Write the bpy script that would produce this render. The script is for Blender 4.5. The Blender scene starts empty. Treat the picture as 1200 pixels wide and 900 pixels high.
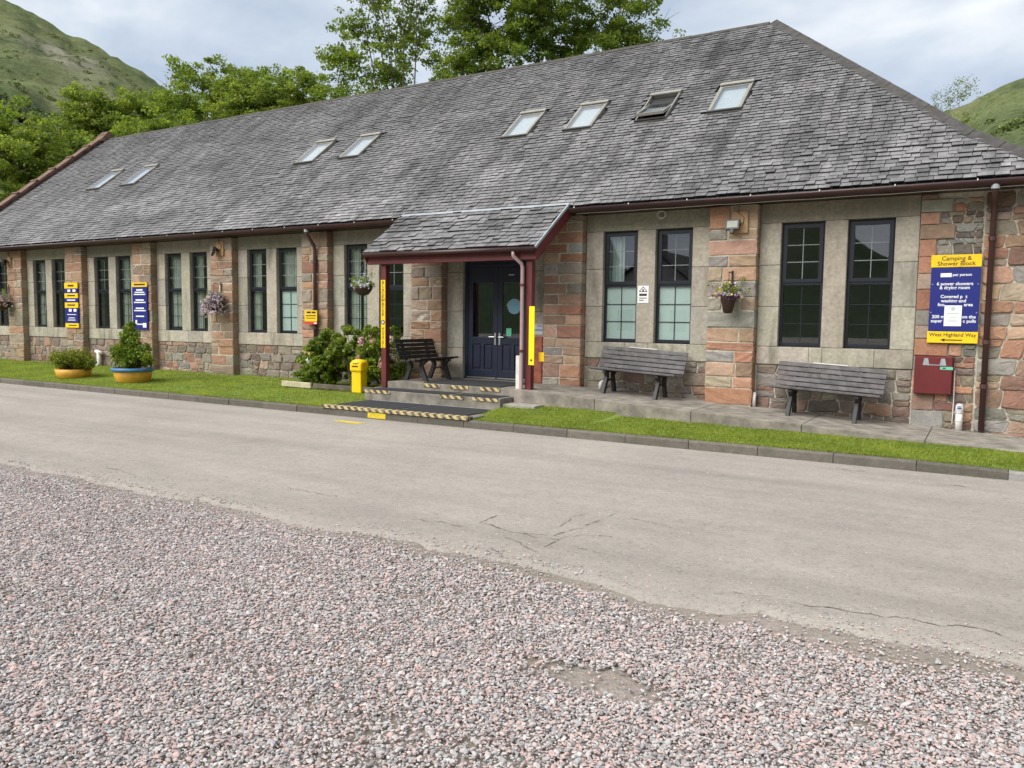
import bpy, math, random
import numpy as np
from mathutils import Vector, Matrix, noise as mnoise
R = random.Random(11)
S = bpy.context.scene
COL = S.collection
rad = math.radians

# ------------------------------------------------------------------ camera
F_PX = 930.0
YAW, PIT, ROL = -0.53686, -0.08057, 0.01220
CAM = np.array([2.1325, -13.6366, 1.4898])
_F = np.array([math.sin(YAW)*math.cos(PIT), math.cos(YAW)*math.cos(PIT), math.sin(PIT)])
_R0 = np.array([math.cos(YAW), -math.sin(YAW), 0.0]); _U0 = np.cross(_R0, _F)
_R = _R0*math.cos(ROL)+_U0*math.sin(ROL); _U = -_R0*math.sin(ROL)+_U0*math.cos(ROL)
cd = bpy.data.cameras.new('camera'); cam = bpy.data.objects.new('camera', cd); COL.objects.link(cam)
cd.sensor_width = 36.0; cd.lens = F_PX/1200*36.0; cd.clip_start = .05; cd.clip_end = 6000
cam.matrix_world = Matrix(((_R[0], _U[0], -_F[0], CAM[0]), (_R[1], _U[1], -_F[1], CAM[1]), (_R[2], _U[2], -_F[2], CAM[2]), (0, 0, 0, 1)))
S.camera = cam
def ray(u, v): return _R*((u-600)/F_PX) - _U*((v-450)/F_PX) + _F
def at(u, v, dist):           # a point on the pixel's ray at a horizontal distance
    d = ray(u, v); return CAM + d*(dist/math.hypot(d[0], d[1]))
def onz(u, v, z): d = ray(u, v); return CAM + d*((z-CAM[2])/d[2])
def ony(u, v, y): d = ray(u, v); return CAM + d*((y-CAM[1])/d[1])

# ------------------------------------------------------------------ world, sun, exposure
SUN_EL, SUN_AZ = rad(46), rad(208)      # azimuth clockwise from +Y
W = bpy.data.worlds.new('World'); S.world = W; W.use_nodes = True
nt = W.node_tree; nt.nodes.clear(); N = nt.nodes.new; L = nt.links.new
out = N('ShaderNodeOutputWorld'); mixs = N('ShaderNodeMixShader'); b1 = N('ShaderNodeBackground'); b2 = N('ShaderNodeBackground')
sky = N('ShaderNodeTexSky'); sky.sky_type = 'NISHITA'; sky.sun_disc = False; sky.sun_elevation = SUN_EL; sky.sun_rotation = SUN_AZ
L(sky.outputs[0], b1.inputs[0]); b1.inputs[1].default_value = .12
tc = N('ShaderNodeTexCoord'); mp = N('ShaderNodeMapping'); mp.inputs['Scale'].default_value = (1, 1, 2.2); mp.inputs['Location'].default_value = (.4, .9, .2)
L(tc.outputs['Generated'], mp.inputs[0])
n1 = N('ShaderNodeTexNoise'); n1.inputs['Scale'].default_value = 3.0; n1.inputs['Detail'].default_value = 7; n1.inputs['Roughness'].default_value = .5; n1.inputs['Distortion'].default_value = .15
L(mp.outputs[0], n1.inputs['Vector'])
cr = N('ShaderNodeValToRGB'); e = cr.color_ramp.elements
e[0].position = .38; e[0].color = (.195, .228, .278, 1); e[1].position = .61; e[1].color = (.40, .405, .41, 1)
m_ = e.new(.49); m_.color = (.275, .302, .335, 1)
L(n1.outputs['Fac'], cr.inputs[0]); L(cr.outputs[0], b2.inputs[0]); b2.inputs[1].default_value = 1.0
mixs.inputs[0].default_value = .95
L(b1.outputs[0], mixs.inputs[1]); L(b2.outputs[0], mixs.inputs[2]); L(mixs.outputs[0], out.inputs[0])
sd = bpy.data.lights.new('sun', 'SUN'); sd.energy = 2.0; sd.angle = rad(55); sd.color = (1, .96, .9)
so = bpy.data.objects.new('sun', sd); COL.objects.link(so)
sv = Vector((math.sin(SUN_AZ)*math.cos(SUN_EL), math.cos(SUN_AZ)*math.cos(SUN_EL), math.sin(SUN_EL)))
so.rotation_euler = (-sv).to_track_quat('-Z', 'Y').to_euler(); so.location = (0, -20, 30)
vs = S.view_settings; vs.view_transform = 'Standard'; vs.look = 'None'; vs.gamma = 1; vs.use_curve_mapping = False; vs.exposure = 1.38
S.render.engine = 'CYCLES'; S.render.resolution_x = 1024; S.render.resolution_y = 768
S.cycles.max_bounces = 8; S.cycles.transparent_max_bounces = 24

# ------------------------------------------------------------------ materials
def newmat(name):
    m = bpy.data.materials.new(name); m.use_nodes = True; t = m.node_tree
    return m, t, t.nodes['Principled BSDF']
def link(t, a, b): t.links.new(a, b)
def noise_node(t, scale, detail=4, rough=.55, stretch=None, dist=0, obj=False):
    n = t.nodes.new('ShaderNodeTexNoise'); n.inputs['Scale'].default_value = scale; n.inputs['Detail'].default_value = detail
    n.inputs['Roughness'].default_value = rough; n.inputs['Distortion'].default_value = dist
    if obj: src = t.nodes.new('ShaderNodeTexCoord').outputs['Object']
    else: src = t.nodes.new('ShaderNodeNewGeometry').outputs['Position']
    if stretch:
        mp = t.nodes.new('ShaderNodeMapping'); mp.inputs['Scale'].default_value = stretch; link(t, src, mp.inputs[0]); src = mp.outputs[0]
    link(t, src, n.inputs['Vector']); return n.outputs['Fac']
def ramp(t, fac, stops):
    c = t.nodes.new('ShaderNodeValToRGB'); e = c.color_ramp.elements
    while len(e) < len(stops): e.new(.5)
    for el, (p, col) in zip(e, stops): el.position = p; el.color = (*col, 1) if len(col) == 3 else col
    link(t, fac, c.inputs[0]); return c.outputs[0]
def g3(v): return (v, v, v)
def mixc(t, a, b, fac, mode='MIX'):
    n = t.nodes.new('ShaderNodeMix'); n.data_type = 'RGBA'; n.blend_type = mode
    for sock, val in ((n.inputs[0], fac), (n.inputs[6], a), (n.inputs[7], b)):
        if hasattr(val, 'links'): link(t, val, sock)
        elif isinstance(val, (int, float)): sock.default_value = val
        else: sock.default_value = (*val, 1)
    return n.outputs[2]
def bump(t, p, h, strength=.3, dist=.01):
    b = t.nodes.new('ShaderNodeBump'); b.inputs['Strength'].default_value = strength; b.inputs['Distance'].default_value = dist
    link(t, h, b.inputs['Height']); link(t, b.outputs[0], p.inputs['Normal'])
def simple(name, c, rough=.6, metal=0, var=.15, scale=6, bmp=.1, spec=.4):
    m, t, p = newmat(name)
    f = noise_node(t, scale, 5); f2 = noise_node(t, scale*7, 3)
    c2 = tuple(x*(1-var) for x in c); c1 = tuple(min(1, x*(1+var)) for x in c)
    col = mixc(t, ramp(t, f, [(.3, c2), (.7, c1)]), ramp(t, f2, [(.3, g3(.8)), (.7, g3(1.0))]), var*1.5 if var < .6 else 1, 'MULTIPLY')
    link(t, col, p.inputs['Base Color']); p.inputs['Roughness'].default_value = rough; p.inputs['Metallic'].default_value = metal
    p.inputs['Specular IOR Level'].default_value = spec
    if bmp: bump(t, p, f2, bmp, .005)
    return m
def piece(name, source, edge=False, rough=.85, grain=30, var=.35, bmp=.4, stain=None, stretch=None, spec=.25, bd=.012):
    """colour of its own per piece ('obj' = object colour, 'attr' = colour attribute) with grain and stains"""
    m, t, p = newmat(name)
    if source == 'obj': base = t.nodes.new('ShaderNodeObjectInfo').outputs['Color']
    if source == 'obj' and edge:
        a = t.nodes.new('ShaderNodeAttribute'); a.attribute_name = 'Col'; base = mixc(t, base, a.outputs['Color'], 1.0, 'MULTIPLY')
    if source != 'obj':
        a = t.nodes.new('ShaderNodeAttribute'); a.attribute_name = 'Col'; base = a.outputs['Color']
    f = noise_node(t, grain, 6, .65, stretch); f2 = noise_node(t, grain*.22, 4, .6)
    col = mixc(t, base, ramp(t, f, [(.25, g3(1-var)), (.75, g3(1.0))]), 1.0, 'MULTIPLY')
    col = mixc(t, col, ramp(t, f2, [(.3, g3(.72)), (.65, g3(1.0))]), .8, 'MULTIPLY')
    if stain:
        f3 = noise_node(t, stain[1], 5, .6, stain[3] if len(stain) > 3 else None)
        col = mixc(t, col, stain[0], ramp(t, f3, [(stain[2], g3(0)), (stain[2]+.14, g3(.85))]))
    if name.startswith('slate'):      # rain streaks down the slope and a little lichen
        f4 = noise_node(t, 1.0, 4, .6, (4.5, .35, .35)); col = mixc(t, col, ramp(t, f4, [(.34, g3(.55)), (.55, g3(1.05))]), .75, 'MULTIPLY')
        f5 = noise_node(t, 9, 5, .7); col = mixc(t, col, (.33, .33, .29), ramp(t, f5, [(.66, g3(0)), (.74, g3(.6))]))
    link(t, col, p.inputs['Base Color']); p.inputs['Roughness'].default_value = rough; p.inputs['Specular IOR Level'].default_value = spec
    h = t.nodes.new('ShaderNodeMath'); h.operation = 'ADD'; link(t, f, h.inputs[0]); link(t, f2, h.inputs[1])
    bump(t, p, h.outputs[0], bmp, bd)
    return m
M = {}
M['stone'] = piece('stone_piece', 'obj', grain=26, var=.34, bmp=.55, stain=((.36, .34, .30), 3.1, .66))
M['stone_stuff'] = piece('stone_stuff', 'attr', grain=26, var=.34, bmp=.55, stain=((.36, .34, .30), 3.1, .66))
M['dressed'] = piece('dressed_stone', 'obj', grain=18, var=.45, bmp=.35, stain=((.19, .175, .135), 2.1, .53, (1.4, 1, .38)))
SLK = dict(rough=.6, grain=40, var=.5, bmp=.35, stain=((.060, .058, .056), 1.3, .54, (1.3, .42, .42)), spec=.45)
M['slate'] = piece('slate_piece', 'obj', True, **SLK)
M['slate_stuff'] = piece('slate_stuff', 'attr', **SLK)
M['kerb'] = piece('kerb_concrete', 'obj', grain=45, var=.35, bmp=.4, stain=((.09, .09, .07), 2.4, .55))
M['mortar'] = simple('lime_mortar', (.46, .42, .345), .95, var=.3, scale=14, bmp=.5)
M['deck'] = simple('roof_underlay', (.035, .035, .037), .9)
M['inner'] = simple('interior_plaster', (.20, .18, .15), .9)
M['frame'] = simple('anthracite_frame', (.011, .014, .021), .35, var=.1, bmp=0)
M['bar'] = simple('glazing_bar_grey', (.20, .21, .22), .4, var=.05, bmp=0)
M['maroon'] = simple('maroon_paint', (.115, .022, .022), .45, var=.22, scale=5, bmp=.15)
M['maroon_g'] = simple('maroon_gutter', (.036, .014, .0135), .38, var=.2, scale=4, bmp=.1)
M['pipe_brown'] = simple('brown_pipe', (.075, .035, .033), .4, var=.15, bmp=.05)
M['door'] = simple('navy_door', (.016, .02, .042), .4, var=.12, bmp=.03)
M['steel'] = simple('brushed_steel', (.6, .6, .6), .3, 1, .05, bmp=0)
M['white'] = simple('white_plastic', (.62, .60, .56), .5, var=.15, bmp=.05)
M['offwhite'] = simple('off_white_board', (.55, .54, .52), .6, var=.1)
M['black'] = simple('black_metal', (.02, .02, .021), .45, var=.15, bmp=.05)
M['mat'] = simple('rubber_mat', (.030, .031, .034), .85, var=.3, scale=60, bmp=.5)
M['blue'] = simple('blue_enamel', (.010, .016, .165), .42, var=.08, bmp=0)
M['yellow'] = simple('yellow_enamel', (.80, .52, .006), .45, var=.08, bmp=.03)
M['yellow_paint'] = simple('yellow_line_paint', (.58, .44, .03), .8, var=.25, scale=30, bmp=.1)
M['text_white'] = simple('white_lettering', (.72, .72, .74), .5, var=.02, bmp=0)
M['text_dark'] = simple('dark_lettering', (.05, .025, .02), .5, var=.02, bmp=0)
M['paper'] = simple('paper', (.75, .77, .76), .7, var=.04, bmp=0)
M['bench'] = simple('grey_weathered_slat', (.105, .099, .102), .65, var=.42, scale=9, bmp=.25)
M['bench_dark'] = simple('dark_slat', (.022, .021, .021), .6, var=.3, scale=9, bmp=.2)
M['iron'] = simple('bench_iron', (.03, .03, .033), .55, var=.3, bmp=.2)
M['concrete'] = simple('concrete', (.30, .28, .245), .9, var=.28, scale=5, bmp=.4)
M['pave'] = simple('pavement_concrete', (.235, .210, .178), .92, var=.42, scale=4.5, bmp=.5)
M['bowl'] = simple('yellow_bowl', (.62, .33, .04), .5, var=.2, bmp=.05)
M['bluerim'] = simple('blue_rim', (.05, .17, .34), .5, var=.15, bmp=.05)
M['coir'] = simple('coir_liner', (.055, .034, .022), .95, var=.4, scale=40, bmp=.8)
M['soil'] = simple('soil', (.035, .026, .018), .95, var=.4, scale=30, bmp=.6)
M['timber'] = simple('pale_timber', (.45, .40, .28), .75, var=.25, scale=7, bmp=.25)
M['rust'] = simple('rust_red_board', (.30, .085, .05), .7, var=.4, scale=9, bmp=.3)
M['meter'] = simple('meter_box_red', (.12, .014, .016), .5, var=.15, scale=4, bmp=.05)
M['green_tag'] = simple('green_label', (.12, .50, .33), .5, var=.05, bmp=0)
M['lightblue'] = simple('notice_blue', (.18, .28, .50), .5, var=.05, bmp=0)
M['red_sign'] = simple('red_band', (.55, .04, .03), .5, var=.05, bmp=0)
M['lead'] = simple('lead_flashing', (.30, .33, .35), .55, var=.2, bmp=.1)
M['sky_frame'] = simple('skylight_frame', (.25, .24, .21), .5, var=.15, bmp=.05)
M['sky_dark'] = simple('skylight_apron', (.03, .03, .03), .5, var=.15, bmp=.05)
M['hiptile'] = simple('hip_tile_clay', (.060, .056, .053), .85, var=.35, scale=7, bmp=.3)
M['ridge'] = simple('ridge_tile', (.065, .058, .050), .85, var=.35, scale=8, bmp=.3)
M['coping'] = simple('gable_coping', (.16, .095, .072), .85, var=.4, scale=5, bmp=.3)
M['curtain'] = simple('grey_green_curtain', (.40, .43, .38), .9, var=.15, bmp=.1)
M['film'] = simple('frosted_film', (.43, .52, .50), .5, var=.04, scale=2, bmp=0)
M['bark'] = simple('bark', (.075, .062, .052), .9, var=.4, scale=9, bmp=.6)
M['bark_pale'] = simple('bark_reddish', (.15, .115, .10), .9, var=.35, scale=9, bmp=.5)
M['boulder'] = simple('pale_boulder', (.5, .5, .48), .85, var=.2, scale=6, bmp=.4)
M['pale_backing'] = simple('pale_pane_backing', (.40, .425, .43), .7, var=.04, bmp=0)  # skylight sheets: sky brightness of the glass put into their colour
M['lamp_glass'] = simple('floodlight_glass', (.22, .24, .19), .3, var=.1, bmp=0)
M['wood_board'] = simple('varnished_board', (.40, .25, .12), .6, var=.2, scale=10, bmp=.1)

def glass(name, tint, boost, base):
    m, t, p = newmat(name); t.nodes.remove(p); o = t.nodes['Material Output']
    tr = t.nodes.new('ShaderNodeBsdfTransparent'); tr.inputs[0].default_value = (*tint, 1)
    gl = t.nodes.new('ShaderNodeBsdfGlossy'); gl.inputs['Roughness'].default_value = .012; gl.inputs[0].default_value = (.92, .95, 1, 1)
    fr = t.nodes.new('ShaderNodeFresnel'); fr.inputs[0].default_value = 1.5
    ma = t.nodes.new('ShaderNodeMath'); ma.operation = 'MULTIPLY_ADD'; ma.use_clamp = True; ma.inputs[1].default_value = boost; ma.inputs[2].default_value = base
    link(t, fr.outputs[0], ma.inputs[0]); bf = t.nodes.new('ShaderNodeMath'); bf.operation = 'SUBTRACT'; bf.inputs[0].default_value = 1; link(t, t.nodes.new('ShaderNodeNewGeometry').outputs['Backfacing'], bf.inputs[1])
    mu = t.nodes.new('ShaderNodeMath'); mu.operation = 'MULTIPLY'; link(t, ma.outputs[0], mu.inputs[0]); link(t, bf.outputs[0], mu.inputs[1]); mx = t.nodes.new('ShaderNodeMixShader')
    link(t, mu.outputs[0], mx.inputs[0]); link(t, tr.outputs[0], mx.inputs[1]); link(t, gl.outputs[0], mx.inputs[2]); link(t, mx.outputs[0], o.inputs[0])
    return m
M['glass'] = glass('window_glass', (.95, .97, .96), 1.9, .06)
M['skyglass'] = glass('skylight_glass', (.95, .975, .98), 1.3, .10)

def foliage(name, c1, c2, trans=.35):
    m, t, p = newmat(name); o = t.nodes['Material Output']
    a = t.nodes.new('ShaderNodeAttribute'); a.attribute_name = 'Col'
    col = mixc(t, c1, c2, a.outputs['Fac'])
    f = noise_node(t, 1.1, 3); col = mixc(t, col, ramp(t, f, [(.3, g3(.75)), (.7, g3(1.0))]), 1, 'MULTIPLY')
    link(t, col, p.inputs['Base Color']); p.inputs['Roughness'].default_value = .5; p.inputs['Specular IOR Level'].default_value = .35
    tl = t.nodes.new('ShaderNodeBsdfTranslucent'); link(t, mixc(t, col, (1.0, 1.0, .45), 1, 'MULTIPLY'), tl.inputs[0])
    mx = t.nodes.new('ShaderNodeMixShader'); mx.inputs[0].default_value = trans
    link(t, p.outputs[0], mx.inputs[1]); link(t, tl.outputs[0], mx.inputs[2]); link(t, mx.outputs[0], o.inputs[0])
    return m
M['leaf_scrub'] = foliage('leaves_scrub', (.085, .125, .03), (.21, .27, .07), .3)
M['leaf_wood'] = foliage('leaves_wood', (.045, .07, .03), (.10, .14, .055), .2)
M['leaf_mid'] = foliage('leaves_mid', (.12, .195, .036), (.36, .46, .085), .64)
M['leaf_dark'] = foliage('leaves_dark', (.030, .060, .014), (.10, .16, .03), .4)
M['leaf_bright'] = foliage('leaves_bright', (.155, .24, .042), (.39, .48, .10), .58)
M['leaf_bush'] = foliage('leaves_bush', (.085, .15, .020), (.36, .47, .060), .46)
M['leaf_gold'] = foliage('leaves_gold', (.10, .13, .014), (.36, .40, .05), .4)
M['grass'] = foliage('grass_blades', (.19, .265, .030), (.38, .45, .072), .5)
def petal(name, c1, c2): return foliage(name, c1, c2, .25)
M['pink'] = petal('pink_petals', (.62, .30, .36), (.82, .64, .66))
M['lilac'] = petal('lilac_petals', (.50, .36, .58), (.78, .68, .78))
M['whiteblue'] = petal('white_petals', (.40, .44, .70), (.80, .80, .78))
M['pansy'] = petal('yellow_petals', (.70, .52, .03), (.75, .68, .35))
M['purple'] = petal('purple_petals', (.10, .03, .12), (.28, .14, .38))

# ground-type materials
def ground_mat():
    m, t, p = newmat('gravel_ground')
    f = noise_node(t, .9, 5); v = t.nodes.new('ShaderNodeTexVoronoi'); v.inputs['Scale'].default_value = 55
    link(t, t.nodes.new('ShaderNodeNewGeometry').outputs['Position'], v.inputs['Vector'])
    bw = t.nodes.new('ShaderNodeSeparateColor'); link(t, v.outputs['Color'], bw.inputs[0])
    col = ramp(t, bw.outputs[0], [(0, (.18, .165, .16)), (.35, (.30, .265, .255)), (.7, (.40, .30, .28)), (1, (.45, .42, .40))])
    col = mixc(t, col, (.19, .165, .13), ramp(t, f, [(.35, g3(.5)), (.6, g3(.95))]))
    # grass away from the yard
    sp = t.nodes.new('ShaderNodeSeparateXYZ'); link(t, t.nodes.new('ShaderNodeNewGeometry').outputs['Position'], sp.inputs[0])
    mr = t.nodes.new('ShaderNodeMapRange'); mr.inputs[1].default_value = 0; mr.inputs[2].default_value = 1; link(t, sp.outputs[1], mr.inputs[0])
    col = mixc(t, col, (.06, .10, .02), mr.outputs[0])
    link(t, col, p.inputs['Base Color']); p.inputs['Roughness'].default_value = .95
    bump(t, p, v.outputs['Distance'], .5, .012); return m
M['ground'] = ground_mat()
def road_mat():
    m, t, p = newmat('worn_road')
    f = noise_node(t, .5, 5, .55); f2 = noise_node(t, 5, 6, .7); f3 = noise_node(t, 120, 4, .75); f4 = noise_node(t, 1.6, 5, .65, (.5, 1.6, 1)); f5 = noise_node(t, 30, 5, .75)
    col = ramp(t, f, [(.3, (.325, .292, .262)), (.5, (.350, .318, .283)), (.7, (.375, .340, .300))])
    col = mixc(t, col, ramp(t, f2, [(.3, g3(.90)), (.7, g3(1.05))]), .9, 'MULTIPLY')
    col = mixc(t, col, ramp(t, f4, [(.35, g3(.93)), (.62, g3(1.03))]), .8, 'MULTIPLY')
    col = mixc(t, col, ramp(t, f5, [(.30, g3(.58)), (.45, g3(.96)), (.62, g3(1.03)), (.74, g3(1.35))]), .9, 'MULTIPLY')
    col = mixc(t, col, ramp(t, f3, [(.30, g3(.50)), (.46, g3(.97)), (.60, g3(1.03)), (.74, g3(1.35))]), .9, 'MULTIPLY')
    f8 = noise_node(t, 1.0, 3, .5, (.10, 1.5, 1)); col = mixc(t, col, ramp(t, f8, [(.36, g3(.86)), (.58, g3(1.04))]), .85, 'MULTIPLY')
    a = t.nodes.new('ShaderNodeAttribute'); a.attribute_name = 'Col'; f6 = noise_node(t, 2.6, 6, .7); f7 = noise_node(t, .8, 3)
    ad = t.nodes.new('ShaderNodeMath'); ad.operation = 'MULTIPLY_ADD'; ad.inputs[1].default_value = .62; link(t, a.outputs['Fac'], ad.inputs[0]); link(t, f6, ad.inputs[2])
    ad2 = t.nodes.new('ShaderNodeMath'); ad2.operation = 'MULTIPLY_ADD'; ad2.inputs[1].default_value = .35; link(t, f7, ad2.inputs[0]); link(t, ad.outputs[0], ad2.inputs[2])
    dirt = mixc(t, (.20, .172, .138), ramp(t, f3, [(.35, g3(.6)), (.6, g3(1.0)), (.72, (1.9, 1.75, 1.7))]), 1, 'MULTIPLY')
    mk = t.nodes.new('ShaderNodeMath'); mk.operation = 'MULTIPLY'; link(t, ramp(t, ad2.outputs[0], [(1.01, g3(0)), (1.20, g3(.9))]), mk.inputs[0]); link(t, ramp(t, a.outputs['Fac'], [(.02, g3(0)), (.15, g3(1))]), mk.inputs[1])
    col = mixc(t, col, dirt, mk.outputs[0])
    link(t, col, p.inputs['Base Color']); p.inputs['Roughness'].default_value = .93; p.inputs['Specular IOR Level'].default_value = .2
    h = t.nodes.new('ShaderNodeMath'); h.operation = 'ADD'; link(t, f3, h.inputs[0]); link(t, f5, h.inputs[1]); bump(t, p, h.outputs[0], .7, .008); return m
M['road'] = road_mat()
def lawn_mat():
    m, t, p = newmat('lawn_soil_green'); f = noise_node(t, 3, 5); f2 = noise_node(t, 40, 4)
    col = ramp(t, f, [(.3, (.15, .215, .026)), (.7, (.215, .285, .040))])
    col = mixc(t, col, ramp(t, f2, [(.3, g3(.6)), (.7, g3(1))]), .9, 'MULTIPLY')
    link(t, col, p.inputs['Base Color']); p.inputs['Roughness'].default_value = .95; bump(t, p, f2, .6, .02); return m
M['lawn'] = lawn_mat()
def hill_mat():
    m, t, p = newmat('hillside')
    f = noise_node(t, .011, 9, .68); f2 = noise_node(t, .045, 9, .72); f3 = noise_node(t, .28, 6, .7)
    col = ramp(t, f, [(.34, (.070, .090, .042)), (.47, (.110, .135, .058)), (.56, (.145, .160, .072)), (.68, (.130, .130, .080))])
    col = mixc(t, col, ramp(t, f2, [(.36, (.55, .57, .60)), (.56, g3(1.08))]), .8, 'MULTIPLY')
    col = mixc(t, col, ramp(t, f3, [(.35, g3(.66)), (.6, g3(1.08))]), .8, 'MULTIPLY')
    f5 = noise_node(t, 1.1, 5, .7); col = mixc(t, col, ramp(t, f5, [(.35, g3(.62)), (.62, g3(1.12))]), .8, 'MULTIPLY')
    a = t.nodes.new('ShaderNodeAttribute'); a.attribute_name = 'Col'; sp = t.nodes.new('ShaderNodeSeparateColor'); link(t, a.outputs['Color'], sp.inputs[0])
    def masked(ch, lo):
        mm = t.nodes.new('ShaderNodeMath'); mm.operation = 'MULTIPLY'; link(t, ch, mm.inputs[0]); link(t, ramp(t, f2, [(lo, g3(0)), (lo+.12, g3(1))]), mm.inputs[1]); return mm.outputs[0]
    col = mixc(t, col, (.24, .21, .185), masked(sp.outputs[0], .40))      # bare scree
    col = mixc(t, col, ramp(t, f3, [(.35, (.018, .035, .016)), (.65, (.045, .075, .028))]), masked(sp.outputs[1], .30))  # woodland
    link(t, col, p.inputs['Base Color']); p.inputs['Roughness'].default_value = 1; p.inputs['Specular IOR Level'].default_value = .05
    bump(t, p, f3, .5, 1.0); return m
M['hill'] = hill_mat()
def gravel_mat():
    m, t, p = newmat('pink_grey_chippings')
    a = t.nodes.new('ShaderNodeAttribute'); a.attribute_name = 'rnd'; a.attribute_type = 'INSTANCER'
    col = ramp(t, a.outputs['Fac'], [(0, (.22, .205, .20)), (.10, (.29, .27, .268)), (.24, (.37, .37, .38)), (.40, (.47, .35, .325)), (.56, (.52, .38, .35)), (.66, (.50, .42, .39)), (.76, (.42, .425, .43)), (.90, (.52, .48, .46)), (1, (.55, .525, .50))])
    f = noise_node(t, 90, 3); col = mixc(t, col, ramp(t, f, [(.3, g3(.7)), (.7, g3(1.05))]), .8, 'MULTIPLY')
    link(t, col, p.inputs['Base Color']); p.inputs['Roughness'].default_value = .8; p.inputs['Specular IOR Level'].default_value = .3; return m
M['gravel'] = gravel_mat()
def hazard_mat():
    m, t, p = newmat('hazard_stripes'); sp = t.nodes.new('ShaderNodeSeparateXYZ'); link(t, t.nodes.new('ShaderNodeNewGeometry').outputs['Position'], sp.inputs[0])
    ad = t.nodes.new('ShaderNodeMath'); ad.operation = 'MULTIPLY_ADD'; ad.inputs[1].default_value = 1.0; link(t, sp.outputs[2], ad.inputs[0]); link(t, sp.outputs[0], ad.inputs[2])
    ml = t.nodes.new('ShaderNodeMath'); ml.operation = 'MULTIPLY'; ml.inputs[1].default_value = 6.5; link(t, ad.outputs[0], ml.inputs[0])
    fr = t.nodes.new('ShaderNodeMath'); fr.operation = 'FRACT'; link(t, ml.outputs[0], fr.inputs[0])
    f = noise_node(t, 22, 4)
    col = mixc(t, (.07, .05, .03), (.50, .40, .17), ramp(t, fr.outputs[0], [(.46, g3(0)), (.54, g3(1))]))
    col = mixc(t, col, (.30, .26, .20), ramp(t, f, [(.50, g3(0)), (.62, g3(.8))]))
    link(t, col, p.inputs['Base Color']); p.inputs['Roughness'].default_value = .8; return m
M['hazard'] = hazard_mat()

# ------------------------------------------------------------------ mesh helpers
class MB:
    def __init__(s): s.v = []; s.f = []; s.c = []
    def add(s, vs, fs, col=None):
        o = len(s.v); s.v += [tuple(map(float, x)) for x in vs]; s.f += [tuple(i+o for i in f) for f in fs]
        s.c += [col]*len(fs); return s
    def box(s, x0, x1, y0, y1, z0, z1, col=None):
        return s.add([(x0, y0, z0), (x1, y0, z0), (x1, y1, z0), (x0, y1, z0), (x0, y0, z1), (x1, y0, z1), (x1, y1, z1), (x0, y1, z1)],
                     [(0, 3, 2, 1), (4, 5, 6, 7), (0, 1, 5, 4), (1, 2, 6, 5), (2, 3, 7, 6), (3, 0, 4, 7)], col)
    def slate(s, p, col):            # a slate: shadow line painted into its edges, own colour on the face
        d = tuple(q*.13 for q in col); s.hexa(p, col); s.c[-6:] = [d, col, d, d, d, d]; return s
    def hexa(s, p, col=None):        # eight corners, same order as box
        return s.add(p, [(0, 3, 2, 1), (4, 5, 6, 7), (0, 1, 5, 4), (1, 2, 6, 5), (2, 3, 7, 6), (3, 0, 4, 7)], col)
    def bar(s, a, b, w, h, up=(0, 0, 1), col=None):   # rectangular bar between two points
        a = Vector(a); b = Vector(b); d = (b-a).normalized(); u = Vector(up); sx = d.cross(u).normalized(); u = sx.cross(d)
        sx *= w/2; u *= h/2
        return s.hexa([a-sx-u, a+sx-u, b+sx-u, b-sx-u, a-sx+u, a+sx+u, b+sx+u, b-sx+u], col)
    def tube(s, pts, r, n=10, col=None, caps=True):
        pts = [Vector(p) for p in pts]; rs = r if isinstance(r, (list, tuple)) else [r]*len(pts)
        base = len(s.v); ref = Vector((0, 0, 1)); vs = []; prev = None
        for i, p in enumerate(pts):
            d = (pts[min(i+1, len(pts)-1)]-pts[max(i-1, 0)]).normalized()
            if prev is None:
                a = d.cross(ref if abs(d.z) < .9 else Vector((1, 0, 0))).normalized()
            else: a = (prev-d*prev.dot(d)).normalized()
            prev = a; b = d.cross(a)
            vs += [p+(a*math.cos(2*math.pi*k/n)+b*math.sin(2*math.pi*k/n))*rs[i] for k in range(n)]
        fs = []
        for i in range(len(pts)-1):
            for k in range(n): fs.append((i*n+k, i*n+(k+1) % n, (i+1)*n+(k+1) % n, (i+1)*n+k))
        if caps: fs += [tuple(reversed(range(n))), tuple((len(pts)-1)*n+k for k in range(n))]
        return s.add(vs, fs, col)
    def lathe(s, prof, c=(0, 0, 0), n=28, col=None):
        vs = []; fs = []
        for r, z in prof: vs += [(c[0]+r*math.cos(2*math.pi*k/n), c[1]+r*math.sin(2*math.pi*k/n), c[2]+z) for k in range(n)]
        for i in range(len(prof)-1):
            for k in range(n): fs.append((i*n+k, i*n+(k+1) % n, (i+1)*n+(k+1) % n, (i+1)*n+k))
        return s.add(vs, fs, col)
    def mesh(s, name, mat, smooth=False):
        me = bpy.data.meshes.new(name); me.from_pydata(s.v, [], s.f); me.materials.append(mat)
        if any(c is not None for c in s.c):
            a = me.color_attributes.new('Col', 'FLOAT_COLOR', 'CORNER'); buf = []
            for poly, c in zip(me.polygons, s.c):
                if c is not None and len(c) == 1:            # one grey value per corner
                    for q in c[0]: buf += [q, q, q, 1.0]
                else: buf += [*(c or (1, 1, 1)), 1.0]*poly.loop_total
            a.data.foreach_set('color', buf)
        if smooth: me.polygons.foreach_set('use_smooth', [True]*len(me.polygons))
        me.update(); return me
    def build(s, name, mat, parent=None, smooth=False, bevel=0):
        o = obj(name, s.mesh(name, mat, smooth), parent)
        if bevel:
            b = o.modifiers.new('bevel', 'BEVEL'); b.width = bevel; b.segments = 2; b.limit_method = 'ANGLE'
        return o
PLOC = {}
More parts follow.
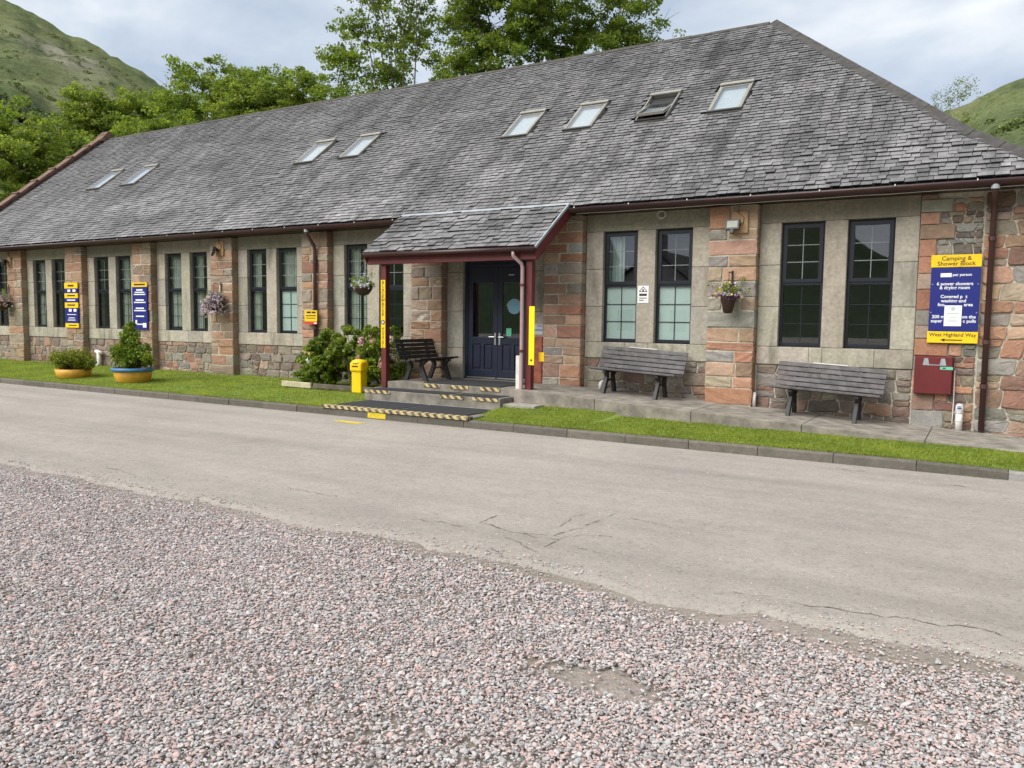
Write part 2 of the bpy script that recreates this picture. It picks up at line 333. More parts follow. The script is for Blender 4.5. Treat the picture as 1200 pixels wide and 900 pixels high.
def obj(name, me, parent=None):
    o = bpy.data.objects.new(name, me); COL.objects.link(o)
    if parent is not None: adopt(o, parent)
    return o
def adopt(o, parent):
    o.parent = parent
    if parent.name in PLOC: o.matrix_parent_inverse = PLOC[parent.name].inverted()
def tag(o, label=None, cat=None, group=None, kind=None):
    if label: o['label'] = label
    if cat: o['category'] = cat
    if group: o['group'] = group
    if kind: o['kind'] = kind
    return o
def thing(name, label, cat, loc, group=None):
    o = bpy.data.objects.new(name, None); COL.objects.link(o); o.location = loc; o.empty_display_size = .2
    PLOC[o.name] = Matrix.Translation(Vector([float(x) for x in loc])); return tag(o, label, cat, group)
def struct(name, mb, mat, smooth=False): return tag(mb.build(name, mat, None, smooth), kind='structure')
def fast_mesh(name, verts, k, mat, fac=None, smooth=False):
    """verts (n*k,3): n separate polygons of k corners; fac: one grey value per polygon"""
    verts = np.asarray(verts, np.float32).reshape(-1, 3); n = len(verts)//k
    me = bpy.data.meshes.new(name); me.vertices.add(len(verts)); me.vertices.foreach_set('co', verts.ravel())
    me.loops.add(len(verts)); me.loops.foreach_set('vertex_index', np.arange(len(verts), dtype=np.int32))
    me.polygons.add(n); me.polygons.foreach_set('loop_start', np.arange(0, n*k, k, dtype=np.int32))
    me.update(calc_edges=True); me.materials.append(mat)
    if fac is not None:
        fac = np.repeat(np.asarray(fac, np.float32), k); c = np.stack([fac, fac, fac, np.ones_like(fac)], 1)
        a = me.color_attributes.new('Col', 'FLOAT_COLOR', 'CORNER'); a.data.foreach_set('color', c.ravel())
    return me
def text(body, size, x, z, y, mat, parent, name='lettering', align='CENTER', sx=1.0, bold=.0, spacing=1.0, rotz=0, line=1.0):
    cu = bpy.data.curves.new(name, 'FONT'); cu.body = body; cu.size = size; cu.align_x = align; cu.align_y = 'CENTER'; cu.extrude = .0008
    cu.offset = bold; cu.space_line = line; cu.space_character = spacing; cu.resolution_u = 3
    tmp = bpy.data.objects.new('tmp', cu); COL.objects.link(tmp)
    me = bpy.data.meshes.new_from_object(tmp.evaluated_get(bpy.context.evaluated_depsgraph_get()))
    bpy.data.objects.remove(tmp); bpy.data.curves.remove(cu)
    me.name = name; me.materials.clear(); me.materials.append(mat)
    me.transform(Matrix.Translation((x, y, z)) @ Matrix.Rotation(rotz, 4, 'Z') @ Matrix.Rotation(math.pi/2, 4, 'X') @ Matrix.Diagonal((sx, 1, 1, 1)))
    return obj(name, me, parent)
def fbm(x, y, z=0.0, o=4): return mnoise.fractal(Vector((x, y, z)), 1.0, 2.0, o)

# ------------------------------------------------------------------ the setting: ground, road, lawn, pavement
ROAD_Z = -.22
def grid_sheet(xs, ys, zf):
    mb = MB(); nx = len(xs)
    mb.v = [(x, y, zf(x, y)) for y in ys for x in xs]
    mb.f = [(j*nx+i, j*nx+i+1, (j+1)*nx+i+1, (j+1)*nx+i) for j in range(len(ys)-1) for i in range(nx-1)]; mb.c = [None]*len(mb.f); return mb
mb = MB(); vs = [(0, 0, -.245)]; na = 72
for r in (12, 30, 60, 100): vs += [(r*math.sin(2*math.pi*k/na)-5, r*math.cos(2*math.pi*k/na)-5, -.245 - (0 if r < 90 else .3)) for k in range(na)]
fs = [(0, 1+(k+1) % na, 1+k) for k in range(na)]
for i in range(3): fs += [(1+i*na+k, 1+i*na+(k+1) % na, 1+(i+1)*na+(k+1) % na, 1+(i+1)*na+k) for k in range(na)]
struct('ground', mb.add(vs, fs), M['ground'])
def road_edge(x):
    y = -8.80 + .10*fbm(x*.9, 3.1) + .05*fbm(x*4.2, 7.7) + .025*fbm(x*15, 1.7)
    y -= .16*math.exp(-((x-.55)/.55)**2)
    return y
xs = sorted(set([-60+i*2.0 for i in range(24)] + [-12+i*.05 for i in range(380)] + [7+i*2.0 for i in range(12)]))
mb = MB(); OFF = [-.10, 0.0, .12, .28, .55, 1.1, 2.6]; MSK = [1, 1, .75, .38, .12, 0, 0]
def rz(k): return ROAD_Z-.028 if k == 0 else (ROAD_Z-.004 if k == 1 else ROAD_Z)
for i in range(len(xs)-1):
    a, b = xs[i], xs[i+1]; ya, yb = road_edge(a), road_edge(b); yy = [(ya+o_, yb+o_) for o_ in OFF]+[(-3.75, -3.75), (-3.29, -3.29)]
    for k in range(len(yy)-1):
        m0 = (MSK+[0, .55])[k]; m1 = (MSK+[0, .55])[k+1]
        mb.add([(a, yy[k][0], rz(k)), (b, yy[k][1], rz(k)), (b, yy[k+1][1], rz(k+1)), (a, yy[k+1][0], rz(k+1))], [(0, 1, 2, 3)], ((m0, m0, m1, m1),))
road = struct('road', mb, M['road'])
# cracks in the road: thin dark ribbons along the broken lines
M['crack'] = simple('crack_dirt', (.15, .132, .112), .95, var=.3, scale=30, bmp=.2)
def crack(px, w):
    pts = []
    for (u0, v0), (u1, v1) in zip(px, px[1:]):
        for t in np.linspace(0, 1, 22, endpoint=False): pts.append(onz(u0+(u1-u0)*t, v0+(v1-v0)*t, ROAD_Z+.003))
    pts.append(onz(*px[-1], ROAD_Z+.003)); mb = MB(); L_, R_ = [], []
    for i, p in enumerate(pts):
        d = pts[min(i+1, len(pts)-1)]-pts[max(i-1, 0)]; d /= np.linalg.norm(d); n = np.array([-d[1], d[0], 0])
        ww = .62*w*max(.10, .50+1.3*fbm(p[0]*14, p[1]*14))*min(1, .2+i/5, .2+(len(pts)-1-i)/5); j = np.array([fbm(p[0]*6, 5), fbm(p[1]*6+p[0]*5, 9), 0])*.07
        L_.append(p+n*ww+j); R_.append(p-n*ww+j)
    k = len(pts); mb.add(L_+R_, [(i, i+1, k+i+1, k+i) for i in range(k-1)])
    return mb.build('crack', M['crack'], road)
for px, w in [([(483, 609), (530, 614), (562, 622)], .010), ([(565, 614), (590, 603)], .016), ([(562, 612), (585, 620), (612, 625), (660, 634)], .014),
              ([(612, 622), (645, 628), (675, 618), (712, 609)], .010), ([(646, 632), (690, 627), (735, 631)], .007), ([(745, 607), (765, 613), (790, 618)], .008),
              ([(700, 614), (728, 600)], .005), ([(640, 640), (660, 632)], .012), ([(920, 706), (975, 712), (1035, 722), (1085, 728), (1140, 737), (1195, 748)], .014),
              ([(860, 690), (920, 706)], .006), ([(120, 545), (160, 558), (210, 566)], .006), ([(18, 472), (95, 478)], .008), ([(400, 497), (430, 492)], .01),
              ([(590, 628), (612, 640), (636, 648)], .012), ([(500, 600), (512, 604)], .008), ([(655, 618), (668, 605), (690, 600)], .006), ([(672, 640), (700, 648)], .006), ([(1000, 640), (1012, 643)], .008), ([(560, 640), (600, 652)], .010), ([(330, 570), (372, 578), (400, 583)], .006), ([(225, 560), (262, 566)], .006),
              ([(1095, 566), (1150, 573)], .010), ([(975, 549), (1040, 555)], .014)]:
    crack(px, w)
# yellow paint on the road and kerb
mb = MB(); a = onz(408, 494.5, ROAD_Z+.004); mb.add([a+np.array(d) for d in ((-.3, -.07, 0), (.28, -.09, 0), (.32, .06, 0), (-.22, .09, 0))], [(0, 1, 2, 3)]); mb.build('yellow_mark', M['yellow_paint'], road)

# kerb
kerb = MB().box(-45, 8, -3.26, -3.20, -.4, -.14).build('kerb', M['mortar']); tag(kerb, kind='structure')
def kz(x): return -.10 - max(0, (x-1.9))*.035 if x < 5 else -.21
kerb_cols = [(.155, .140, .116), (.180, .160, .134), (.132, .120, .102), (.168, .152, .130)]
x = -36.0; km = None
while x < 7:
    ln = .915; x1 = x+ln-.009; za, zb = kz(x), kz(x1); y0 = -3.315+R.uniform(-.006, .006); y1 = -3.19
    mb = MB(); c = .022
    prof = [(y0, -.38), (y0, -c), (y0+c*.35, -c*.3), (y0+c, 0), (y1, 0), (y1, -.38)]
    vs = [(0, y, (z+0.0)) for y, z in prof]+[(1, y, z) for y, z in prof]
    vv = [(x if q[0] == 0 else x1, q[1], (za if q[0] == 0 else zb)+q[2]) for q in vs]; n = 6
    mb.add(vv, [(i, i+1, n+i+1, n+i)[::-1] for i in range(n-1)]+[tuple(range(n)), tuple(range(2*n-1, n-1, -1))])
    o = mb.build('kerb_stone', M['kerb'], kerb); cc = R.choice(kerb_cols); kk = R.uniform(.88, 1.12); o.color = (*[q*kk for q in cc], 1)
    if 2.0 < x < 3.2: o.color = (.36, .35, .33, 1)
    x += ln
mb = MB(); p0 = ony(431, 488, -3.318); p1 = ony(452, 489, -3.318)
mb.box(p0[0], p1[0], -3.3235, -3.319, -.205, -.112); mb.build('yellow_mark', M['yellow_paint'], kerb)

# lawns
def lawn_z(x, y):
    t = (y+3.2)/3.2
    return -.105 + .13*min(1, max(0, t)) + .018*fbm(x*1.3, y*1.3)
def lawn_zr(x, y):
    t = min(1, max(0, (y+3.2)/1.6)); return kz(x)-.005 + (.12 if x < -3 else .06)*t*max(0, min(1, (1-x)/5)) + .014*fbm(x*1.5, y*1.5)
struct('lawn', grid_sheet(np.linspace(-45, -7.9, 150), np.linspace(-3.2, .1, 16), lawn_z), M['lawn'], True)
struct('lawn', grid_sheet(np.linspace(-4.95, 7, 70), np.linspace(-3.2, -1.5, 10), lawn_zr), M['lawn'], True)
rng = np.random.default_rng(5)
def blades(name, x0, x1, y0, y1, n, zf, h, label, fringe=0, avoid=None):
    X = rng.uniform(x0, x1, n); Yv = rng.uniform(y0, y1, n)
    if fringe: Yv[:fringe] = y0 - rng.exponential(.018, fringe) + .015
    if avoid is not None:
        k = ~avoid(X, Yv); X, Yv = X[k], Yv[k]
    n = len(X); Z = np.array([zf(a, b) for a, b in zip(X, Yv)]); pt = np.array([fbm(a*.9, b*1.4, 2) for a, b in zip(X, Yv)])
    hh = h*rng.uniform(.5, 1.3, n)*(1+.5*pt); an = rng.uniform(0, 6.283, n); w = rng.uniform(.004, .008, n); ln = rng.uniform(.3, 1.3, n)*hh; la = rng.uniform(0, 6.283, n)
    P = np.stack([X, Yv, Z], 1); d = np.stack([np.cos(an), np.sin(an), 0*an], 1)*w[:, None]; tip = P+np.stack([np.cos(la)*ln, np.sin(la)*ln, hh], 1)
    V = np.stack([P-d, P+d, tip], 1); f = np.clip(.5+.8*pt+rng.normal(0, .28, n), 0, 1)
    o = obj(name, fast_mesh(name, V, 3, M['grass'], f)); tag(o, label, 'grass', kind='stuff')
blades('grass', -30, -7.95, -3.2, -.02, 120000, lawn_z, .028, 'short mown grass along the foot of the stone wall', 9000, lambda X, Y: (Y > -.2) & (rng.random(len(X)) < .3) | ((X > -10.6) & (Y > -1.3)))
blades('grass', -4.95, 5, -3.2, -1.66, 60000, lawn_zr, .026, 'short mown grass strip between kerb and sloping pavement', 5000)

# pavement ramp
def pave_z(x): return .02-.052*x if x < 3.2 else .02-.052*3.2
mb = MB(); px_ = [-4.96, -3.4, -1.75, -.1, 1.5, 3.2, 8]
pav = struct('pavement', MB().box(-4.90, 8, -1.62, .02, -.45, -.30), M['concrete'])
for a, b in zip(px_, px_[1:]):
    a2, b2 = a+.004, b-.004; za, zb = pave_z(a2), pave_z(b2)
    mb = MB().hexa([(a2, -1.66, -.4), (b2, -1.66, -.4), (b2, .03, -.4), (a2, .03, -.4), (a2, -1.66, za), (b2, -1.66, zb), (b2, .03, zb), (a2, .03, za)])
    mb.build('paving_slab', M['pave'], pav, bevel=.008)

# hills all round the valley
def sil(pts): 
    o = []
    for u, v in pts:
        d = ray(u, v); o.append((math.degrees(math.atan2(d[0], d[1])), math.degrees(math.atan2(d[2], math.hypot(d[0], d[1])))))
    return o
left = sil([(-330, -20), (-160, -8), (-60, -4), (0, 2), (22, 8), (60, 29), (100, 49), (140, 70), (185, 95), (230, 128), (290, 165), (360, 200)])
right = sil([(1060, 160), (1085, 145), (1108, 128), (1150, 108), (1200, 88), (1300, 45), (1450, 10)])
prof = sorted(left+right+[(-38, 6.5), (-25, 6), (-14, 6)]+[(45, 16), (75, 13), (110, 10), (150, 6), (180, 3.2), (-180, 3.2), (-176, 3.6), (-173, 5), (-171, 6.6), (-168, 7.5), (-164, 6), (-160, 3), (-156, 4), (-150, 8), (-130, 12), (-115, 16)])
pa = [p[0] for p in prof]; pe = [p[1] for p in prof]
da = [-180, -110, -75, -50, -40, -25, -12, 0, 15, 40, 100, 180]; dd = [700, 800, 950, 900, 700, 600, 420, 330, 340, 500, 700, 700]
azs = list(np.arange(-180, -145, .8))+list(np.arange(-145, -90, 3))+list(np.arange(-90, -40, .35))+list(np.arange(-40, -8, 1.5))+list(np.arange(-8, 30, .4))+list(np.arange(30, 180.1, 3))
rs = np.linspace(0, 1.35, 66); mb = MB(); nr = len(rs); cols = []
for a in azs:
    E = np.interp(a, pa, pe); D = np.interp(a, da, dd); H = D*math.tan(rad(E))
    for t in rs:
        r = 92+(D-92)*t; x = CAM[0]+r*math.sin(rad(a)); y = CAM[1]+r*math.cos(rad(a))
        q = min(t, 1.0); h = H*(q**1.45) - (H*.55*(t-1)/.35 if t > 1 else 0)
        nz = fbm(x*.011, y*.011, 1.5, 6); env = min(1, 4*t)*(1.0 if t < .9 else max(0.12, (1.02-t)*8.3 if t < 1.0 else .15))
        h += H*.048*nz*env + H*.022*fbm(x*.05, y*.05, .3, 4)*min(1, t*5)
        mb.v.append((x, y, -.5+h+1.4*min(1, t*3)))
        cols.append((t, a))
mb.f = [(i*nr+j, (i+1)*nr+j, (i+1)*nr+j+1, i*nr+j+1) for i in range(len(azs)-1) for j in range(nr-1)]; mb.c = []
for f in mb.f:
    t, a = cols[f[0]]; px = 600+F_PX*math.tan(rad(a)-YAW) if abs(math.degrees(rad(a)-YAW)) < 80 else -999
    sc = math.exp(-((px-112)/28)**2-((t-.60)/.09)**2) if a < -40 else 0
    if a < -40: sc = max(sc, .8*math.exp(-((px-85)/45)**2-((t-.80)/.05)**2))
    wd = max(0, 1.25-abs(t-.45)/.09)*.9 if -100 < a < -45 else (max(0, 1-abs(t-.30)/.25)*.4 if -8 < a < 60 else .95)
    mb.c.append((sc, wd, 0))
struct('hills', mb, M['hill'], True)
HV = np.array(mb.v).reshape(len(azs), nr, 3); HA = np.array(azs)
def scrub(name, label, cat, a0, a1, t0, t1, n, rmin, rmax, k, leaf, mat, thr):
    V, Fc = [], []; g_ = np.random.default_rng(3)
    while len(V) < n:
        a = g_.uniform(a0, a1); t_ = g_.uniform(t0, t1); i = int(np.searchsorted(HA, a)); j = int(np.searchsorted(rs, t_)); p = HV[i, j]*.5+HV[i-1, j-1]*.5+g_.normal(0, 1.5, 3)*(1, 1, 0)
        if fbm(p[0]*.03, p[1]*.03, 6)+.5 < thr*g_.uniform(.6, 1.4): continue
        r = g_.uniform(rmin, rmax); d = g_.normal(size=(k, 3)); d /= np.linalg.norm(d, axis=1)[:, None]; d[:, 2] = abs(d[:, 2])*.9
        P = p+d*r*g_.uniform(.55, 1, (k, 1)); V.append(leaf_quads(P, leaf*r, .4, .8)); Fc.append(np.clip(g_.uniform(.15, .85)+g_.normal(0, .15, k), 0, 1))
    o = obj(name, fast_mesh(name, np.concatenate(V), 4, mat, np.concatenate(Fc))); tag(o, label, cat, kind='stuff')
SCRUB = [('scrub', 'scattered green scrub covering the hillside beyond the hip of the roof', 'scrub', -7, 16, .04, .88, 1500, .7, 2.0, 34, .55, 'leaf_scrub', .55),
         ('woodland', 'far dark woodland across the lower slope of the hill beyond the gable', 'wood', -72, -50, .36, .52, 1500, 2.5, 5.0, 26, .6, 'leaf_wood', .35),
         ('scrub', 'faint bracken and scrub dotting the upper slope of the hill beyond the gable', 'scrub', -72, -50, .5, .93, 700, 1.0, 2.4, 18, .6, 'leaf_scrub', .6)]

# ------------------------------------------------------------------ the building
B = 3.2
SILL, HEAD = 1.10, 3.14
bld = thing('stone_building', 'long single storey stone hostel with slate hipped roof and tall paired windows', 'building', (-12.5, 0, 0))
XL, XR = -27.95, 2.78
core = MB()
bays = [0, 1, 3, 4, 5, 6, 7, 8]
core.box(XL, -1.6-B*8-.41, .03, .36, -.5, 3.5); core.box(1.19, XR, .03, .36, -.5, 3.5)
for k in range(9): core.box(-1.6-B*k-.41, -1.6-B*k+.41, .03, .36, -.5, 3.5) if k < 8 else None
core.box(-1.6-B*8-.41-.0, -1.6-B*8+.41, .03, .36, -.5, 3.5)
for k in bays: core.box(-B*k-1.19, -B*k+1.19, .03, .36, -.5, .80)
core.box(-B*2-1.19, -B*2+1.19, .03, .36, -.5, .20)
core.box(XL, XL+.4, .36, 11.3, -.5, 3.5); core.box(XR-.4, XR, .36, 11.3, -.5, 3.5); core.box(XL, XR, 11.3, 11.65, -.5, 3.5)
# gable triangle at the far end
core.add([(XL, -.1, 3.5), (XL, 11.5, 3.5), (XL, 5.45, 8.2), (XL+.3, -.1, 3.5), (XL+.3, 11.5, 3.5), (XL+.3, 5.45, 8.2)], [(0, 1, 2), (5, 4, 3), (0, 2, 5, 3), (2, 1, 4, 5)])
wall = core.build('wall', M['mortar'], bld)
mb = MB().box(XL+.4, XR-.4, 3.6, 3.7, 0, 3.4).box(XL+.4, XR-.4, .40, 3.6, .12, .2).box(XL+.4, XR-.4, .37, 11.2, 3.3, 3.4)
for k in (1.5, 2.5, 4.5, 7.5): mb.box(-B*k-.05-1.6+1.6, -B*k+.05, .40, 3.55, .2, 3.28)
mb.build('inner_wall', M['inner'], bld)

SAND = [(.45, .240, .155), (.49, .295, .200), (.38, .195, .130), (.52, .350, .245), (.44, .295, .210), (.35, .23, .17), (.48, .255, .170), (.42, .33, .25)]
GREY = [(.32, .29, .25), (.265, .245, .215), (.37, .335, .28), (.335, .315, .285)]
RUB = GREY+[(.33, .28, .215), (.19, .135, .115), (.26, .145, .108), (.17, .15, .135), (.30, .245, .18), (.23, .185, .15)]
def jit(c, a=.14): k = R.uniform(1-a, 1+a); return tuple(max(.02, q*k*R.uniform(1-a*.3, 1+a*.3)) for q in c)
# rough-hewn block variants shared between pillar stones (unit cube, rock face to -Y)
def hewn(seed):
    rr = random.Random(seed); mb = MB(); b = .03; n = 4
    g = [-.5, -.5+b*1.6, -.17, .17, .5-b*1.6, .5]; nx = len(g); vs = []
    for j, z in enumerate(g):
        for i, x in enumerate(g):
            edge = (i in (0, nx-1)) or (j in (0, nx-1)); y = -.5 + (.055 if edge else rr.uniform(-.045, .03))
            vs.append((x+(rr.uniform(-.012, .012) if edge else 0), y, z+(rr.uniform(-.02, .02) if edge else 0)))
    fs = [(j*nx+i, j*nx+i+1, (j+1)*nx+i+1, (j+1)*nx+i) for j in range(nx-1) for i in range(nx-1)]
    o = len(vs); per = [i for i in range(nx)]+[j*nx+nx-1 for j in range(1, nx)]+[(nx-1)*nx+i for i in range(nx-2, -1, -1)]+[j*nx for j in range(nx-2, 0, -1)]
    vs += [(vs[i][0], .5, vs[i][2]) for i in per]; m = len(per)
    fs += [(per[(i+1) % m], per[i], o+i, o+(i+1) % m) for i in range(m)]
    return MB().add(vs, fs).mesh('stone', M['stone'])
HEWN = [hewn(s) for s in range(7)]
def block(parent, x0, x1, y0, y1, z0, z1, col, name='stone'):
    o = obj(name, R.choice(HEWN), parent); o.location = ((x0+x1)/2, (y0+y1)/2, (z0+z1)/2); o.scale = (x1-x0, y1-y0, z1-z0)
    if R.random() < .5 and name == 'stone': o.scale.x *= -1
    o.color = (*col, 1); return o
PD = .18
def pillar(xc, w, z0=-.4, tint=0):
    p = MB().box(xc-w/2+.012, xc+w/2-.012, -PD+.012, .029, z0, 3.44).build('pillar', M['mortar'], bld)
    z = z0
    while z < 3.42:
        h = R.uniform(.15, .30); z1 = min(3.44, z+h)
        if 3.44-z1 < .12: z1 = 3.44
        g = .019; spl = []
        q = R.random(); h = z1-z
        if q < .14: spl = [(-w/2, w/2, 0, h)]
        elif q < .66 or h < .2:
            c_ = R.choice([-1, 1])*R.uniform(.02, .20)*w; spl = [(-w/2, c_-g/2, 0, h), (c_+g/2, w/2, 0, h)]
        elif q < .82:
            a_ = -w/2+w*R.uniform(.26, .40); b_ = w/2-w*R.uniform(.26, .40); spl = [(-w/2, a_-g/2, 0, h), (a_+g/2, b_-g/2, 0, h), (b_+g/2, w/2, 0, h)]
        else:
            c_ = R.choice([-1, 1])*R.uniform(.06, .16)*w; m_ = h*R.uniform(.4, .6); L2 = (-w/2, c_-g/2); R2 = (c_+g/2, w/2)
            if c_ > 0: L2, R2 = R2, L2
            spl = [(*R2, 0, h), (*L2, 0, m_-g/2), (*L2, m_+g/2, h)]
        for a, b, u0, u1 in spl:
            c = R.choice(SAND) if R.random() < .82 else R.choice(GREY)
            if tint: c = tuple(q*(1-tint)+w_*tint for q, w_ in zip(c, (.34, .235, .155)))
            block(p, xc+a, xc+b, -PD+R.uniform(-.016, .008), .028, z+u0+(g/2 if u0 == 0 else 0), z+u1-(g/2 if u1 == h else 0), jit(c, .17))
        z = z1
for k in range(9): pillar(-1.6-B*k, .80, tint=.0 if k < 2 else .45)
# rubble masonry
def voronoi(x0, x1, z0, z1, rh, rw):
    """random rubble brought to uneven courses: four to six sided stones between wavy bed joints"""
    beds = [z0]
    while beds[-1] < z1-rh[0]*.6: beds.append(beds[-1]+R.uniform(*rh))
    beds[-1] = z1; ph = [R.uniform(0, 50) for _ in beds]; cells = []
    def bed(i, x): return beds[i] if i in (0, len(beds)-1) else beds[i]+.030*fbm(x*3.1, ph[i])+.012*fbm(x*9, ph[i])
    for i in range(len(beds)-1):
        hh = beds[i+1]-beds[i]; xb = [(x0, x0)]; x = x0
        while True:
            x += R.uniform(*rw)*(1.25 if hh < .13 else 1)
            if x > x1-rw[0]*.6: break
            sl = R.uniform(-.035, .035); xb.append((x-sl, x+sl))
        xb.append((x1, x1))
        for (a0, a1), (b0, b1) in zip(xb, xb[1:]):
            def mk(f0, f1):
                la = lambda f: a0+(a1-a0)*f; lb = lambda f: b0+(b1-b0)*f
                zz = lambda x, f: bed(i, x)+(bed(i+1, x)-bed(i, x))*f
                m0, m1 = (la(f0)+lb(f0))/2+R.uniform(-.03, .03), (la(f1)+lb(f1))/2+R.uniform(-.03, .03)
                return [(la(f0), zz(la(f0), f0)), (m0, zz(m0, f0)), (lb(f0), zz(lb(f0), f0)), (lb(f1), zz(lb(f1), f1)), (m1, zz(m1, f1)), (la(f1), zz(la(f1), f1))]
            if hh > .17 and b0-a0 < .34 and R.random() < .38: fm = R.uniform(.35, .65); cells += [mk(0, fm), mk(fm, 1)]
            else: cells.append(mk(0, 1))
    return cells
def rubble_stone(poly, mb, col, y=.029):
    cx = sum(p[0] for p in poly)/len(poly); cz = sum(p[1] for p in poly)/len(poly)
    # soften corners: cut each corner
    q = []
    for a, b, c in zip(poly[-1:]+poly[:-1], poly, poly[1:]+poly[:1]):
        k = R.uniform(.06, .20); q += [(b[0]+(a[0]-b[0])*k, b[1]+(a[1]-b[1])*k), (b[0]+(c[0]-b[0])*k, b[1]+(c[1]-b[1])*k)]
    size = max(.06, math.sqrt(sum((p[0]-cx)**2+(p[1]-cz)**2 for p in q)/len(q))); g = min(.24, .0095/size)
    pro = R.uniform(.012, .034); n = len(q); tilt = (R.uniform(-.05, .05), R.uniform(-.06, .06)); vs = []
    for s_, d in ((1-g, y), (1-g*1.25, y-pro*.62), (1-g-.12, y-pro), (.45, y-pro-.004)):
        for (px, pz) in q:
            jx = R.uniform(-.006, .006) if s_ < 1-g else 0
            vs.append((cx+(px-cx)*s_+jx, d+(px-cx)*tilt[0]*(s_ < .9)+(pz-cz)*tilt[1]*(s_ < .9)+(R.uniform(-.006, .006) if s_ < 1-g else 0), cz+(pz-cz)*s_+jx))
    vs.append((cx, y-pro-.006, cz)); fs = []
    ccw = sum(a[0]*b[1]-b[0]*a[1] for a, b in zip(q, q[1:]+q[:1])) > 0
    for r in range(3):
        for i in range(n): f = (r*n+i, r*n+(i+1) % n, (r+1)*n+(i+1) % n, (r+1)*n+i); fs.append(f if ccw else f[::-1])
    for i in range(n): f = (3*n+i, 3*n+(i+1) % n, 4*n); fs.append(f if ccw else f[::-1])
    mb.add(vs, fs, col)
stuff = MB()
def rubble(x0, x1, z0, z1, rh=(.13, .26), rw=(.16, .50), single=True, redder=.0):
    for poly in voronoi(x0, x1, z0, z1, rh, rw):
        col = jit(R.choice(SAND) if R.random() < redder else R.choice(RUB), .2); mu = .15 if x0 > 2 else .42
        col = tuple(q*(1-mu)+w_*mu for q, w_ in zip(col, (.27, .225, .18)))
        if single:
            mb = MB(); rubble_stone(poly, mb, None); o = mb.build('stone', M['stone'], wall); o.color = (*col, 1)
        else: rubble_stone(poly, stuff, col)
# right end wall: squared quoins beside the window, rubble beyond
z = -.35
while z < 3.43:
    h = R.uniform(.17, .32); z1 = min(3.44, z+h); w = R.uniform(.16, .50) if R.random() < .8 else .22
    col = R.choice(SAND) if R.random() < .75 else R.choice(GREY)
    block(wall, 1.197, 1.197+w, -.022, .029, z+.006, z1-.006, jit(col))
    if z1-z > .1: 
        for poly in voronoi(1.197+w+.01, 2.02, z, z1, (.09, .2), (.12, .30)):
            mb = MB(); rubble_stone(poly, mb, None); o = mb.build('stone', M['stone'], wall); o.color = (*jit(R.choice(RUB+SAND[:2]), .2), 1)
    z = z1
rubble(2.03, XR-.01, -.35, 3.44, (.16, .30), (.22, .5), True, .45)
for k in bays:
    rubble(-B*k-1.185, -B*k+1.185, -.12 if k else -.35, .80, single=k in (0, 1, 4), redder=.12 if k < 5 else .3)
tag(stuff.build('rubble_masonry', M['stone_stuff'], wall), kind='stuff')

# dressed surrounds
DRESS = [(.50, .455, .365), (.465, .43, .35), (.53, .48, .39), (.47, .435, .365)]
LINT = [(.36, .33, .255), (.32, .30, .23), (.38, .345, .27)]
def dressed(name, x0, x1, z0, z1, y0=0.0, y1=.30, pal=DRESS):
    mb = MB().box(x0, x1, y0, y1, z0, z1); o = mb.build(name, M['dressed'], bld, bevel=.008); o.color = (*jit(R.choice(pal), .1), 1); return o
for k in range(9):
    c = -B*k; g = .003
    dressed('lintel', c-1.187, c+1.187, HEAD, 3.455, -.006+R.uniform(-.003, .003), pal=LINT)
    zs = [SILL, 1.76, 2.45, HEAD] if k != 2 else [.27, .9, 1.66, 2.45, HEAD]
    jw = .335 if k != 2 else .40
    for s_ in (-1, 1):
        for a, b in zip(zs, zs[1:]):
            x0, x1 = sorted((c+s_*1.187, c+s_*(1.187-jw))); dressed('jamb_stone', x0, x1, a+g, b-g, R.uniform(-.003, .003))
    if k != 2:
        dressed('mullion', c-.17, c+.17, SILL+g, HEAD-g)
        xs_ = [c-1.187, c-1.187+R.uniform(.75, 1.0), c+R.uniform(-.15, .2), c+R.uniform(.6, .9), c+1.187]
        for a, b in zip(xs_, xs_[1:]): dressed('sill_stone', a+.0015, b-.0015, .805, SILL-g, -.012+R.uniform(-.002, .002))

